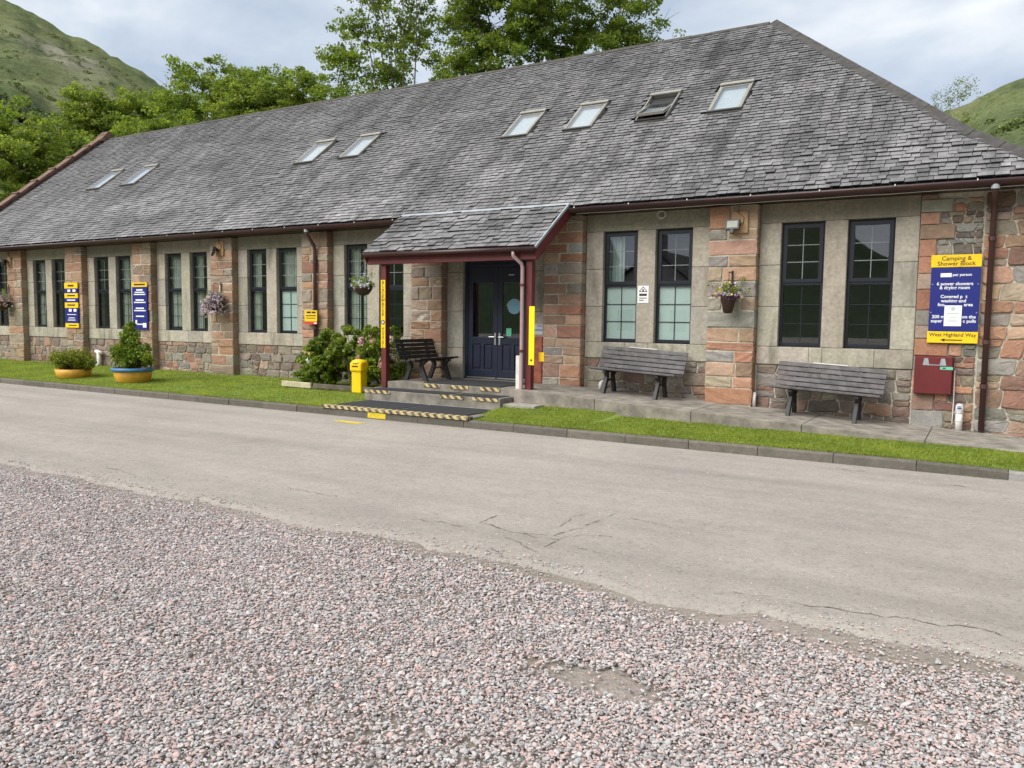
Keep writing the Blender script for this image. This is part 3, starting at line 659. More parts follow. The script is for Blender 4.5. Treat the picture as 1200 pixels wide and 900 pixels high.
# windows: one prototype, copied
PANE = {}
def win_proto(name):
    w, z0, z1, zt = .678, SILL+.012, HEAD-.006, 2.15; y = .10; root = None
    f = MB(); t = .045
    f.box(-w/2, -w/2+t, y, y+.07, z0, z1).box(w/2-t, w/2, y, y+.07, z0, z1).box(-w/2+t, w/2-t, y, y+.07, z0, z0+t+.01).box(-w/2+t, w/2-t, y, y+.07, z1-t, z1).box(-w/2+t, w/2-t, y-.004, y+.07, zt-.03, zt+.03)
    fr = f.build(name, M['frame'], None)
    s = MB(); a, b, c, d = -w/2+.03, w/2-.03, zt+.012, z1-.028; q = .058; ys = y-.022
    s.box(a, a+q, ys, ys+.05, c, d).box(b-q, b, ys, ys+.05, c, d).box(a+q, b-q, ys, ys+.05, c, c+q).box(a+q, b-q, ys, ys+.05, d-q, d)
    sash = s.build('sash', M['frame'], None)
    kids = [sash]
    for (xa, xb, za, zb, yy, bm) in ((a+q, b-q, c+q, d-q, ys+.025, M['bar']), (-w/2+t, w/2-t, z0+t+.01, zt-.03, y+.03, M['frame'])):
        bw = .013; cw = (xb-xa)/2; ch = (zb-za)/3
        gb = MB().box((xa+xb)/2-bw/2, (xa+xb)/2+bw/2, yy-.004, yy+.006, za, zb)
        for r in (1, 2):
            for h in (0, 1): gb.box(xa+h*(cw+bw/2), xa+h*cw+cw-(bw/2 if h == 0 else 0), yy-.003, yy+.005, za+r*ch-bw/2, za+r*ch+bw/2)
        kids.append(gb.build('glazing_bar', bm, None))
        for h in (0, 1):
            for r in range(3):
                key = (round(cw, 4), round(ch, 4))
                if key not in PANE: PANE[key] = MB().box(-cw/2, cw/2, -.002, .002, -ch/2, ch/2).mesh('pane', M['glass'])
                o = obj('pane', PANE[key]); o.location = (xa+cw*(h+.5), yy+.001, za+ch*(r+.5)); kids.append(o)
    return fr, kids
fr0, kids0 = win_proto('window'); first = True
WIN = {}
for k in bays:
    for s_ in (-1, 1):
        x = -B*k+s_*.515
        if first: fr, kids = fr0, kids0; first = False
        else: fr = fr0.copy(); COL.objects.link(fr); kids = []
        if fr is not fr0:
            for c in kids0:
                d = c.copy(); COL.objects.link(d); d.parent = fr; d.matrix_parent_inverse = Matrix(); kids.append(d)
        else:
            for c in kids0: c.parent = fr
        fr.location = (x, 0, 0); adopt(fr, bld); WIN[(k, s_)] = fr
def drape(x0, x1, z0, z1, y, mat, name='curtain', amp=.022, n=40, per=.085):
    mb = MB(); ph = R.random()*6
    vs = [(x0+(x1-x0)*i/n, y+amp*math.sin((x1-x0)*i/n/per*6.283+ph)*(1 if zz == z0 else .7), zz) for zz in (z0, z1) for i in range(n+1)]
    mb.add(vs, [(i, i+1, n+2+i, n+1+i) for i in range(n)]); return mb.build(name, mat, bld, True)
for k, s_ in ((1, -1), (1, 1), (4, 1)):
    x = -B*k+s_*.515; MB().box(x-.30, x+.30, .140, .143, SILL+.03, 2.13).build('frosted_film', M['film'], bld)
for k, s_, side in ((4, -1, 'L'), (5, -1, 'F'), (5, 1, 'L'), (3, -1, 'L'), (3, -1, 'R'), (4, 1, 'U'), (6, 1, 'L'), (7, -1, 'L'), (1, -1, 'W')):
    x = -B*k+s_*.515
    if side == 'F': drape(x-.3, x+.3, 1.2, 3.1, .21, M['curtain'])
    elif side == 'L': drape(x-.34, x-.04, 1.15, 3.1, .21, M['curtain'])
    elif side == 'R': drape(x+.06, x+.34, 1.15, 3.1, .21, M['curtain'])
    elif side == 'U': drape(x-.3, x+.3, 2.16, 3.1, .21, M['curtain'])
    elif side == 'W': drape(x-.33, x-.02, 2.16, 3.1, .28, M['film'])

# entrance door
dx0, dx1, dz0, dz1, dy = -7.19, -5.61, .285, 2.55, .10
d = MB().box(dx0, dx0+.07, dy-.02, dy+.08, dz0, 3.13).box(dx1-.07, dx1, dy-.02, dy+.08, dz0, 3.13).box(dx0+.07, dx1-.07, dy-.02, dy+.08, dz1, dz1+.07).box(dx0+.07, dx1-.07, dy, dy+.05, dz1+.07, 3.13)
d.box(dx0+.07, dx1-.07, dy-.03, dy+.06, dz0-.02, dz0)
door = d.build('door', M['door'], bld, bevel=.006)
MB().box(dx0+.07, -6.415, dy-.04, dy-.03, dz0+.0, dz0+.03).box(-6.385, dx1-.07, dy-.04, dy-.03, dz0+.0, dz0+.03).build('threshold', M['steel'], door)
for s_, (a, b) in ((1, (dx0+.072, -6.402)), (-1, (-6.398, dx1-.072))):
    lf = MB(); q = .11; y0, y1 = dy, dy+.05; zm = 1.06; za = dz0+.035; zb = dz1-.004
    lf.box(a, a+q, y0, y1, za, zb).box(b-q, b, y0, y1, za, zb).box(a+q, b-q, y0, y1, za, za+.14).box(a+q, b-q, y0, y1, zm-.07, zm+.07).box(a+q, b-q, y0, y1, zb-.30, zb)
    mid = (a+b)/2; lf.box(mid-.035, mid+.035, y0, y1, za+.14, zm-.07)
    for u0, u1 in ((a+q, mid-.035), (mid+.035, b-q)):
        lf.box(u0, u1, y0+.022, y1, za+.14, zm-.07); lf.box(u0+.035, u1-.035, y0+.008, y0+.022, za+.18, zm-.11)
    l = lf.build('door_leaf', M['door'], door, bevel=.004)
    MB().box(a+q, b-q, dy+.02, dy+.026, zm+.07, zb-.30).build('pane', M['glass'], door)
    hx = b-.05 if s_ == 1 else a+.05
    MB().box(hx-.018, hx+.018, dy-.012, dy, .98, 1.22).tube([(hx, dy-.01, 1.14), (hx, dy-.05, 1.14), (hx-s_*.12, dy-.055, 1.14)], .011).build('handle', M['steel'], door)
# round sticker and notices on the right leaf
def disc(name, x, y, z, r, mat, parent, half=None, n=28):
    mb = MB(); a0, a1 = half or (0, 2*math.pi)
    vs = [(x, y, z)]+[(x+r*math.cos(a0+(a1-a0)*i/n), y, z+r*math.sin(a0+(a1-a0)*i/n)) for i in range(n+1)]
    vs2 = [(p[0], y+.002, p[2]) for p in vs]; m = len(vs)
    mb.add(vs+vs2, [(0, i, i+1) for i in range(1, n+1)]+[(m, m+i+1, m+i) for i in range(1, n+1)]); return mb.build(name, mat, parent)
M['sticker_blue'] = simple('sticker_blue', (.20, .40, .50), .4, var=.05, bmp=0); M['sticker_green'] = simple('sticker_green', (.40, .45, .10), .4, var=.05, bmp=0)
disc('sticker', -6.02, dy+.014, 1.72, .19, M['sticker_green'], door, (.25, math.pi-.25))
disc('sticker', -6.02, dy+.010, 1.76, .155, M['sticker_blue'], door)
MB().box(-6.2, -6.08, dy+.012, dy+.014, 1.16, 1.32).build('sticker', M['green_tag'], door)
MB().box(-6.15, -6.02, dy-.004, dy-.001, 2.38, 2.40).build('letter_plate', M['steel'], door)

# roof
A = math.atan2(4.75, 5.9); cA, sA = math.cos(A), math.sin(A); EY, EZ = -.45, 3.55; RL = 5.9/cA
HIP = [(3.12, -.45), (2.465, .047), (1.93, .472), (1.409, 1.067), (.815, 1.778), (-2.334, 5.45)]
def rp(x, s, h=0.0): return (x, EY+s*cA-h*sA, EZ+s*sA+h*cA)
def hipx(s):
    y = EY+s*cA; return float(np.interp(y, [p[1] for p in HIP], [p[0] for p in HIP]))
XG = -27.78
mb = MB(); ys = [p[1] for p in HIP]; s_h = [(y-EY)/cA for y in ys]; n = len(HIP)
vs = [rp(XG, s, 0) for s in s_h]+[rp(HIP[i][0], s_h[i], 0) for i in range(n)]
fs = [(i, n+i, n+i+1, i+1) for i in range(n-1)]
mir = lambda p: (p[0], 2*5.45-p[1], p[2])
vs += [mir(v) for v in vs[:2*n]]; o = 2*n
fs += [tuple(o+i for i in f[::-1]) for f in fs]
fs += [(n+i, o+n+i, o+n+i+1, n+i+1) for i in range(n-1)]
vs += [(v[0], v[1], v[2]-.06) for v in vs]; m = 4*n
fs += [tuple(q+m for q in f[::-1]) for f in fs]
fs += [(0, m, m+n, n)]
roof = mb.add(vs, fs).build('roof', M['deck'], bld)
SLATE = [(.228, .222, .226), (.240, .234, .237), (.212, .207, .211), (.254, .247, .249), (.200, .195, .199), (.234, .225, .227), (.272, .265, .266), (.218, .211, .213), (.150, .146, .149)]
def slate_hex(w, ln, th, lift, twist, cut=0):
    """one slate in (x across, s up the slope, h out of it); tail at s=0"""
    hw = w/2; tx = twist*ln
    return [(-hw, cut, lift), (hw, cut*.2-tx*.3, lift), (hw+tx*0, ln, .002), (-hw, ln, .002), (-hw, cut, lift+th), (hw, cut*.2-tx*.3, lift+th), (hw, ln, .002+th), (-hw, ln, .002+th)]
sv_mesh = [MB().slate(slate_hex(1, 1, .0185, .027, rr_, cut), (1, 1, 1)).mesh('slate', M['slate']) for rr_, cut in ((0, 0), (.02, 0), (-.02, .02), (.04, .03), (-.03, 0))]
SKYX = [-2.46, -3.97, -5.63, -7.2, -12.13, -13.73, -21.4, -23.22]; SK0, SK1, SKW = 3.13, 4.37, .66
def slate_field(parent, tr, xl, xr, length, e, wr, singles, cond, base_mat_rot, skip=None, wscale=1.0):
    """lay courses; individual slates for the first `singles` that satisfy cond, the rest joined"""
    cand = []; s = 0.0
    while s < length-.03:
        x = xl(s)-R.uniform(0, .15); row = []
        while x < xr(s):
            w = R.uniform(*wr); x0, x1 = max(x, xl(s)), min(x+w, xr(s))
            if x1-x0 > .04 and not (skip and skip((x0+x1)/2, s)): cand.append((x0, x1, s))
            x += w
        s += e
    order = sorted((i for i in range(len(cand)) if cand[i][1] < xr(cand[i][2]+e*1.8)-.02), key=lambda i: cond(cand[i])); chosen = set(order[:singles]); st = MB()
    for i, (x0, x1, s) in enumerate(cand):
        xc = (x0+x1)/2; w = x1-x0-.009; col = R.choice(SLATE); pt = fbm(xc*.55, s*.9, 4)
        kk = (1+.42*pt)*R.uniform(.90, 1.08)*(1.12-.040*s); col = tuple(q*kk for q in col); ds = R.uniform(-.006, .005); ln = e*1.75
        ln = min(ln, length-s+.02)
        if i in chosen:
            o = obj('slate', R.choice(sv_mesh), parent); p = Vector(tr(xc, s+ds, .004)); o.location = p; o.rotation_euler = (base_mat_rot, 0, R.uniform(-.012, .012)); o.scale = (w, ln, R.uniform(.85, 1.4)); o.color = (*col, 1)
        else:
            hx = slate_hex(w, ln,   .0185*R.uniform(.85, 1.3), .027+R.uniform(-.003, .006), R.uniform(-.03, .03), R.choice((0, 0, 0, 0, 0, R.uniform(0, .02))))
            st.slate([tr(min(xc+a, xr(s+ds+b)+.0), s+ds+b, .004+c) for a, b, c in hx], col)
    if st.v: tag(st.build('slate_courses', M['slate_stuff'], parent), kind='stuff')
skip = lambda x, s: any(abs(x-c) < SKW/2+.05 for c in SKYX) and SK0-.02 < s < SK1+.02
slate_field(roof, rp, lambda s: XG, lambda s: hipx(s)-.03, RL-.06, .120, (.11, .23), 290, lambda c: math.dist((c[0], EY+c[2]*cA), (CAM[0]+.2, CAM[1]+4)), A, skip)
# ridge and hip tiles
x = XG
while x < -2.5:
    ln = .46; w = .15; j = R.uniform(-.006, .006); z = EZ+5.9*sA/cA
    zr = 8.30+j; mb = MB()
    a, b = x+.003, min(x+ln-.003, -2.36)
    pr = [(-w, -.085), (-w*.55, -.0), (0, .06), (w*.55, 0), (w, -.085), (0, .02)]
    mb.add([(a, 5.45+p, zr+q) for p, q in pr]+[(b, 5.45+p, zr+q) for p, q in pr], [(i, 6+i, 6+i+1, i+1) for i in range(4)]+[(4, 10, 11, 5), (5, 11, 6, 0), (0, 1, 2, 3, 4, 5), (11, 10, 9, 8, 7, 6)])
    mb.build('ridge_tile', M['ridge'], roof); x += ln
hp = [Vector(rp(px, (py-EY)/cA)) for px, py in HIP]
seg = []; acc = [0]
for a, b in zip(hp, hp[1:]): acc.append(acc[-1]+(b-a).length)
def hpt(d): 
    i = max(j for j in range(len(acc)-1) if acc[j] <= d+1e-6); t = (d-acc[i])/(acc[i+1]-acc[i]); return hp[i].lerp(hp[i+1], min(1, max(0, t)))
d_ = 0.0
while d_ < acc[-1]-.05:
    a = hpt(d_); b = hpt(min(acc[-1], d_+.62)); dv = (b-a).normalized(); b2 = a+(b-a)*.985
    nf = Vector((0, -sA, cA)); nr_ = Vector((sA*1.05, .0, cA)).normalized(); mb = MB(); lo, up = .018, .060
    sf = dv.cross(nf).normalized(); sf = sf if sf.y < 0 else -sf; sr = dv.cross(nr_).normalized(); sr = sr if sr.x > 0 else -sr
    pr = [sf*.155+nf*lo, sf*.155+nf*(lo+.03), Vector((0, 0, .085)), sr*.155+nr_*(lo+.03), sr*.155+nr_*lo, Vector((0, 0, .03))]
    j = Vector((0, 0, .004))
    mb.add([a+p+j for p in pr]+[b2+p for p in pr], [(i, 6+i, 6+i+1, i+1) for i in range(5)]+[(5, 11, 6, 0), (0, 1, 2, 3, 4, 5), (11, 10, 9, 8, 7, 6)])
    mb.build('hip_tile', M['hiptile'], roof); d_ += .62
# gable coping (raised skew at the far end)
cop = MB().hexa([rp(-28.0, -.1, -.1), rp(-27.74, -.1, -.1), rp(-27.74, RL, -.1), rp(-28.0, RL, -.1), rp(-28.0, -.1, .12), rp(-27.74, -.1, .12), rp(-27.74, RL, .12), rp(-28.0, RL, .12)]).build('gable_coping', M['coping'], bld)
s = -.1; i = 0
while s < RL-.1:
    ln = .86; lip = .05 if i % 2 == 0 else .04
    mb = MB().hexa([rp(-28.07, s, .125), rp(-27.68, s, .125), rp(-27.68, s+ln-.02, .125), rp(-28.07, s+ln-.02, .125), rp(-28.07, s, .19), rp(-27.68, s, .19), rp(-27.68, s+ln-.02, .215), rp(-28.07, s+ln-.02, .215)])
    mb.hexa([rp(-28.09, s+ln-.10, .20), rp(-27.66, s+ln-.10, .20), rp(-27.66, s+ln-.02, .21), rp(-28.09, s+ln-.02, .21), rp(-28.09, s+ln-.10, .25), rp(-27.66, s+ln-.10, .25), rp(-27.66, s+ln-.02, .25), rp(-28.09, s+ln-.02, .25)])
    mb.build('coping_stone', M['coping'], cop); s += ln; i += 1
MB().hexa([(-28.1, 5.05, 8.2), (-27.64, 5.05, 8.2), (-27.64, 5.85, 8.2), (-28.1, 5.85, 8.2), (-28.1, 5.40, 8.62), (-27.64, 5.40, 8.62), (-27.64, 5.50, 8.62), (-28.1, 5.50, 8.62)]).build('apex_stone', M['coping'], cop, bevel=.02)
# skylights
for i, xc in enumerate(SKYX):
    a, b = xc-SKW/2, xc+SKW/2; h0, h1 = .0, .085; q = .06
    def rb(x0, x1, s0, s1, ha, hb, m=None):
        return (m or MB()).hexa([rp(x0, s0, ha), rp(x1, s0, ha), rp(x1, s1, ha), rp(x0, s1, ha), rp(x0, s0, hb), rp(x1, s0, hb), rp(x1, s1, hb), rp(x0, s1, hb)])
    m_ = MB(); rb(a, a+.028, SK0, SK1, 0, h1, m_); rb(b-.028, b, SK0, SK1, 0, h1, m_); rb(a+.028, b-.028, SK0, SK0+.04, 0, h1-.02, m_); rb(a+.028, b-.028, SK1-.06, SK1, 0, h1, m_)
    sk = m_.build('skylight', M['sky_frame'], bld)
    rb(a-.05, b+.05, SK0-.17, SK0-.003, .022, .040).build('apron', M['sky_dark'], sk); rb(a-.01, b+.01, SK1-.10, SK1+.01, h1+.004, h1+.030).build('hood', M['sky_frame'], sk)
    rb(a, b, SK0-.004, SK0+.05, h1-.015, h1+.012).build('bottom_rail', M['sky_dark'], sk)
    rot = rad(13) if i == 1 else 0; sm = (SK0+SK1)/2-.03
    def tp(x, s_, h):
        ds, dh = s_-sm, h-.05; c_, n_ = math.cos(rot), math.sin(rot); return rp(x, sm+ds*c_+dh*n_, .05-ds*n_+dh*c_)
    def rb2(x0, x1, s0, s1, ha, hb, m=None):
        return (m or MB()).hexa([tp(x0, s0, ha), tp(x1, s0, ha), tp(x1, s1, ha), tp(x0, s1, ha), tp(x0, s0, hb), tp(x1, s0, hb), tp(x1, s1, hb), tp(x0, s1, hb)])
    m_ = MB(); s0, s1 = SK0+.055, SK1-.13; rb2(a+.031, a+.062, s0, s1, .03, .085, m_); rb2(b-.062, b-.031, s0, s1, .03, .085, m_); rb2(a+.062, b-.062, s0, s0+.035, .03, .085, m_); rb2(a+.062, b-.062, s1-.035, s1, .03, .085, m_)
    m_.build('sash', M['sky_frame'], sk)
    rb2(a+.062, b-.062, s0+.035, s1-.035, .072, .077).build('pane', M['skyglass'], sk)
    rb(a+.03, b-.03, SK0+.04, SK1-.06, .006, .010).build('pane_backing', M['sky_dark' if i == 1 else 'pale_backing'], sk)  # sheet under the glass: pale paints in sky brightness, dark the open gap's shade
    if i == 1: rb2(a+.065, b-.065, s0+.04, s0+.62, .034, .038).build('pale_backing', M['pale_backing'], sk)  # pale sheet added so the tilted glass looks sky-bright
# eaves: soffit, fascia, gutter
MB().box(XG, 3.05, -.40, .03, 3.456, 3.49).build('soffit', M['maroon_g'], bld)
MB().box(XG, 3.05, -.425, -.402, 3.44, 3.57).build('fascia', M['maroon_g'], bld)
g = MB(); n = 9; yc, zc, r = -.50, 3.53, .075
pr = [(yc+r*math.cos(math.pi+math.pi*i/n), zc+r*math.sin(math.pi+math.pi*i/n)*1.2) for i in range(n+1)]+[(yc+(r-.006)*math.cos(-math.pi*i/n), zc+(r-.006)*math.sin(-math.pi*i/n)*1.2) for i in range(n+1)]
for x0, x1 in ((XG, -8.42), (-4.50, 3.15)):
    k = len(pr); g.add([(x0, *p) for p in pr]+[(x1, *p) for p in pr], [(i, k+i, k+(i+1) % k, (i+1) % k) for i in range(k)]+[tuple(range(k-1, -1, -1)), tuple(range(k, 2*k))])
gut = g.build('gutter', M['maroon_g'], bld, True)
x = XG+.3
while x < 3:
    if not -8.5 < x < -4.45: MB().box(x-.008, x+.008, yc-r-.006, yc-r+.004, zc-.01, zc+.016).build('gutter_clip', M['white'], gut)
    x += 1.05
# stray pale cable clipped under the gutter
MB().tube([(-4.4+i*.37, -.43, 3.434+.004*math.sin(i*2.1)) for i in range(21)], .007, 5).build('eaves_cable', M['white'], bld)
def downpipe(x, ytop, ywall, z0, r, mat, shoe=False):
    pts = [(x, -.495, 3.47), (x, -.495, 3.36), (x, ywall-.02, 3.12), (x, ywall, 3.02), (x, ywall, z0)]
    if x > 2: pts = [(x, -.495, 3.47), (x, -.49, 3.38), (x, -.16, 3.28), (x, ywall, 3.2), (x, ywall, z0)]
    p = MB().tube(pts, r, 12).build('downpipe', mat, bld, True)
    for z in (2.75, 1.25, .6): MB().tube([(x, ywall, z-.03), (x, ywall, z+.03)], r+.012, 12).build('pipe_collar', mat, p)
    MB().tube([(x, -.495, 3.40), (x, -.495, 3.475)], r+.014, 12).build('pipe_outlet', M['lead'], p)
downpipe(2.14, 0, -.075, -.06, .042, M['pipe_brown']); downpipe(-11.12, 0, -.245, .1, .042, M['pipe_brown'])

# ------------------------------------------------------------------ porch
PX0, PX1, PY, PZ = -8.40, -4.53, -1.68, 2.735
PT_Y, PT_Z = -.47, 3.585; pa_ = math.atan2(PT_Z-PZ, PT_Y-PY); pc, ps_ = math.cos(pa_), math.sin(pa_); plen = math.hypot(PT_Z-PZ, PT_Y-PY)
def pp(x, s, h=0.0): return (x, PY+s*pc-h*ps_, PZ+s*ps_+h*pc)
porch = MB().hexa([pp(PX0+.02, .02, -.05), pp(PX1-.05, .02, -.05), pp(PX1-.05, plen, -.05), pp(PX0+.02, plen, -.05), pp(PX0+.02, .02, 0), pp(PX1-.05, .02, 0), pp(PX1-.05, plen, 0), pp(PX0+.02, plen, 0)]).build('porch', M['deck'], bld)
slate_field(porch, pp, lambda s: PX0, lambda s: PX1-.01, plen-.02, .128, (.14, .26), 280, lambda c: 0, pa_)
def pbox(name, x0, x1, s0, s1, h0, h1, mat): return MB().hexa([pp(x0, s0, h0), pp(x1, s0, h0), pp(x1, s1, h0), pp(x0, s1, h0), pp(x0, s0, h1), pp(x1, s0, h1), pp(x1, s1, h1), pp(x0, s1, h1)]).build(name, mat, porch)
pbox('lead_flashing', PX0-.005, PX1+.01, plen-.06, plen+.03, .034, .046, M['lead'])
pbox('bargeboard', PX1-.04, PX1, -.03, plen, -.20, -.004, M['maroon']); pbox('bargeboard', PX0, PX0+.03, -.03, plen, -.20, -.004, M['maroon'])
pbox('verge_strip', PX1-.02, PX1+.014, -.03, plen, .0, .042, M['lead'])
MB().box(PX0+.03, PX1-.045, -1.60, -1.52, 2.535, 2.70).build('beam', M['maroon'], porch, bevel=.006)
MB().tube([(PX0+.02, -1.70, 2.715), (PX1-.02, -1.70, 2.705)], .048, 10).build('porch_gutter', M['maroon_g'], porch, True)
for x in (-8.02, -4.755): MB().box(x-.06, x+.06, -1.53, -1.41, .14 if x < -7 else .02, 2.535).build('post', M['maroon'], porch, bevel=.006)
pd = MB().tube([(-4.98, -1.70, 2.68), (-4.98, -1.70, 2.60), (-4.87, -1.60, 2.47), (-4.855, -1.585, 2.40), (-4.855, -1.585, .16), (-4.85, -1.62, .08)], .034, 12).build('porch_downpipe', simple('faded_pink_pipe', (.33, .22, .22), .5, var=.15), porch, True)
for z in (2.1, .95): MB().tube([(-4.855, -1.585, z-.02), (-4.855, -1.585, z+.02)], .046, 12).build('pipe_collar', M['maroon'], pd)
# ------------------------------------------------------------------ entrance steps
M['step'] = simple('stained_step_concrete', (.20, .18, .15), .92, var=.42, scale=4.5, bmp=.5)
steps = thing('entrance_steps', 'three wide shallow concrete entrance steps with striped edges under the porch', 'steps', (-6.4, -2.2, -.2))
MB().box(-7.86, -4.962, -1.60, .09, -.3, .268).build('step', M['step'], steps, bevel=.01)
MB().box(-8.04, -4.99, -2.07, -1.603, -.3, .13).build('step', M['step'], steps, bevel=.01)
MB().box(-8.2, -7.863, -1.60, -.9, -.3, .13).build('step', M['step'], steps)
MB().box(-7.86, -4.78, -3.19, -2.073, -.3, -.062).build('step', M['step'], steps, bevel=.01)
MB().box(-4.985, -4.35, -2.0, -1.665, -.25, .04).build('footing', M['concrete'], steps, bevel=.01)
MB().box(-4.60, -4.35, -1.664, -1.40, -.25, .03).build('footing', M['concrete'], steps)
for x0, x1 in ((-6.98, -6.60), (-6.36, -5.96), (-5.70, -5.27)): MB().box(x0, x1, -1.614, -1.6035, .205, .271).build('nosing_strip', M['hazard'], steps)
for x0, x1 in ((-8.02, -7.40), (-6.25, -5.75), (-5.55, -5.03)): MB().box(x0, x1, -2.083, -2.0735, .075, .133).build('nosing_strip', M['hazard'], steps)
MB().box(-7.92, -4.80, -3.335, -3.193, -.098, -.045).build('nosing_strip', M['hazard'], steps)
for x0, x1, y0, y1, z, lab in ((-7.80, -6.42, -3.15, -2.20, -.060, 'black rubber mat on lowest entrance step beside the yellow bin'), (-6.36, -4.98, -3.15, -2.20, -.060, 'black rubber mat on lowest entrance step beside the lawn strip'),
                               (-7.95, -6.10, -2.03, -1.63, .132, 'narrow dark mat on middle step by the lettered post'), (-6.02, -5.05, -2.03, -1.63, .132, 'narrow dark mat on middle step by the downpipe post'), (-7.05, -5.35, -1.50, -.35, .270, 'dark doormat on the top step in front of the door')):
    tag(MB().box(x0, x1, y0, y1, z, z+.014).build('rubber_mat', M['mat']), lab, 'mat')
for x0, x1, y0, y1, z in ((-7.80, -4.98, -2.18, -2.10, -.060), (-6.415, -6.365, -3.15, -2.185, -.060), (-6.09, -6.03, -2.03, -1.64, .132), (-5.04, -5.0, -2.03, -1.64, .132)):
    MB().box(x0, x1, y0, y1, z, z+.006).build('edging_strip', M['lead'], steps)

# ------------------------------------------------------------------ benches
def bench(name, label, loc, rotz, mat, L_=1.62, group=None, plate=True, slope=0.0):
    t = thing(name, label, 'bench', (0, 0, 0), group)
    def slat(nm, y, z, w, h, tilt):
        c, s_ = math.cos(tilt), math.sin(tilt); mb = MB(); q = [(-w/2, -h/2), (w/2, -h/2), (w/2, h/2), (-w/2, h/2)]
        P = [(y+a*c-b*s_, z+a*s_+b*c) for a, b in q]; x = L_/2
        mb.hexa([(-x, *P[0]), (x, *P[0]), (x, *P[1]), (-x, *P[1]), (-x, *P[3]), (x, *P[3]), (x, *P[2]), (-x, *P[2])]); mb.build(nm, mat, t, bevel=.006)
    for i in range(4): slat('seat_slat', -.25+i*.125, .43-.012*i+(.012 if i == 0 else 0), .105, .034, rad(-3))
    for i in range(5): slat('back_slat', .225+.030*i, .465+.078*i, .068, .032, rad(72))
    for sx in (-1, 1):
        x = sx*L_*.30; m = MB()
        m.hexa([(x-.03, -.30, 0), (x+.03, -.30, 0), (x+.03, -.20, 0), (x-.03, -.20, 0), (x-.03, -.17, .30), (x+.03, -.17, .30), (x+.03, -.08, .30), (x-.03, -.08, .30)])
        m.hexa([(x-.03, -.17, .302), (x+.03, -.17, .302), (x+.03, -.08, .302), (x-.03, -.08, .302), (x-.03, -.27, .40), (x+.03, -.27, .40), (x+.03, -.12, .40), (x-.03, -.12, .40)])
        m.build('leg', M['iron'], t, bevel=.006)
        m = MB().hexa([(x-.03, .20, 0), (x+.03, .20, 0), (x+.03, .30, 0), (x-.03, .30, 0), (x-.03, .08, .30), (x+.03, .08, .30), (x+.03, .17, .30), (x-.03, .17, .30)])
        m.hexa([(x-.03, .08, .302), (x+.03, .08, .302), (x+.03, .17, .302), (x-.03, .17, .302), (x-.03, .13, .40), (x+.03, .13, .40), (x+.03, .26, .40), (x-.03, .26, .40)])
        m.build('leg', M['iron'], t, bevel=.006)
        MB().hexa([(x-.028, -.27, .375), (x+.028, -.27, .375), (x+.028, .23, .36), (x-.028, .23, .36), (x-.028, -.27, .41), (x+.028, -.27, .41), (x+.028, .23, .37), (x-.028, .23, .37)]).build('seat_bearer', M['iron'], t)
        MB().hexa([(x-.028, .22, .36), (x+.028, .22, .36), (x+.028, .29, .36), (x-.028, .29, .36), (x-.028, .365, .80), (x+.028, .365, .80), (x+.028, .40, .80), (x-.028, .40, .80)]).build('back_bearer', M['iron'], t)
        a = [(x, -.20+.42*i/8, .12+.12*math.sin(math.pi*i/8)) for i in range(9)]; MB().tube(a, .018, 8).build('stretcher', M['iron'], t, True)
    if plate: MB().box(-.28, .24, .328, .344, .818, .834).build('name_plate', M['white'], t)
    t.location = loc; t.rotation_euler = (0, slope, rotz); return t
bench('slatted_bench', 'weathered grey slatted bench under the window pair with the triangle notice', (-3.17, -.50, pave_z(-3.17)), 0, M['bench'], slope=.052)
bench('slatted_bench', 'weathered grey slatted bench on pavement between floodlit pillar and dark red box', (0.0, -.50, pave_z(0)), 0, M['bench'], slope=.052)
bench('slatted_bench', 'black slatted bench on the top step inside the porch', (-7.48, -.80, .268), math.pi/2, M['bench_dark'], 1.30, plate=False)

# ------------------------------------------------------------------ foliage helpers
def leaf_quads(P, size, up=.3, aspect=.6):
    n = len(P); d = rng.normal(size=(n, 3)); d /= np.linalg.norm(d, axis=1)[:, None]
    nrm = rng.normal(size=(n, 3)); nrm[:, 2] += up*3; nrm -= d*np.sum(nrm*d, 1)[:, None]; nrm /= np.linalg.norm(nrm, axis=1)[:, None]+1e-9
    s = np.cross(d, nrm); L_ = size*rng.uniform(.6, 1.3, n)[:, None]
    mid = P+nrm*L_*.08
    return np.stack([P-d*L_*.5, mid+s*L_*aspect*.5, P+d*L_*.5, mid-s*L_*aspect*.5], 1)
def leafcloud(name, centres, radii, per, size, mat, parent=None, fvar=.22, up=.3, base=None):
    Ps = []; fs = []
    for c, r, k in zip(centres, radii, per):
        d = rng.normal(size=(k, 3)); d /= np.linalg.norm(d, axis=1)[:, None]; q = rng.uniform(0, 1, k)**(.45)
        Ps.append(np.asarray(c)+d*q[:, None]*np.asarray(r)); b = rng.uniform(.25, .75) if base is None else base
        fs.append(np.clip(b+rng.normal(0, fvar, k), 0, 1))
    return obj(name, fast_mesh(name, leaf_quads(np.concatenate(Ps), size, up), 4, mat, np.concatenate(fs)), parent)
def blossom(parent, centres, r, mat, n=9, name='flowers'):
    P = np.repeat(np.asarray(centres), n, 0)+rng.normal(0, r*.5, (len(centres)*n, 3))
    return obj(name, fast_mesh(name, leaf_quads(P, r*1.5, .5, .9), 4, mat, np.clip(rng.normal(.55, .3, len(P)), 0, 1)), parent)
for q in SCRUB: scrub(*q[:12], M[q[12]], q[13])
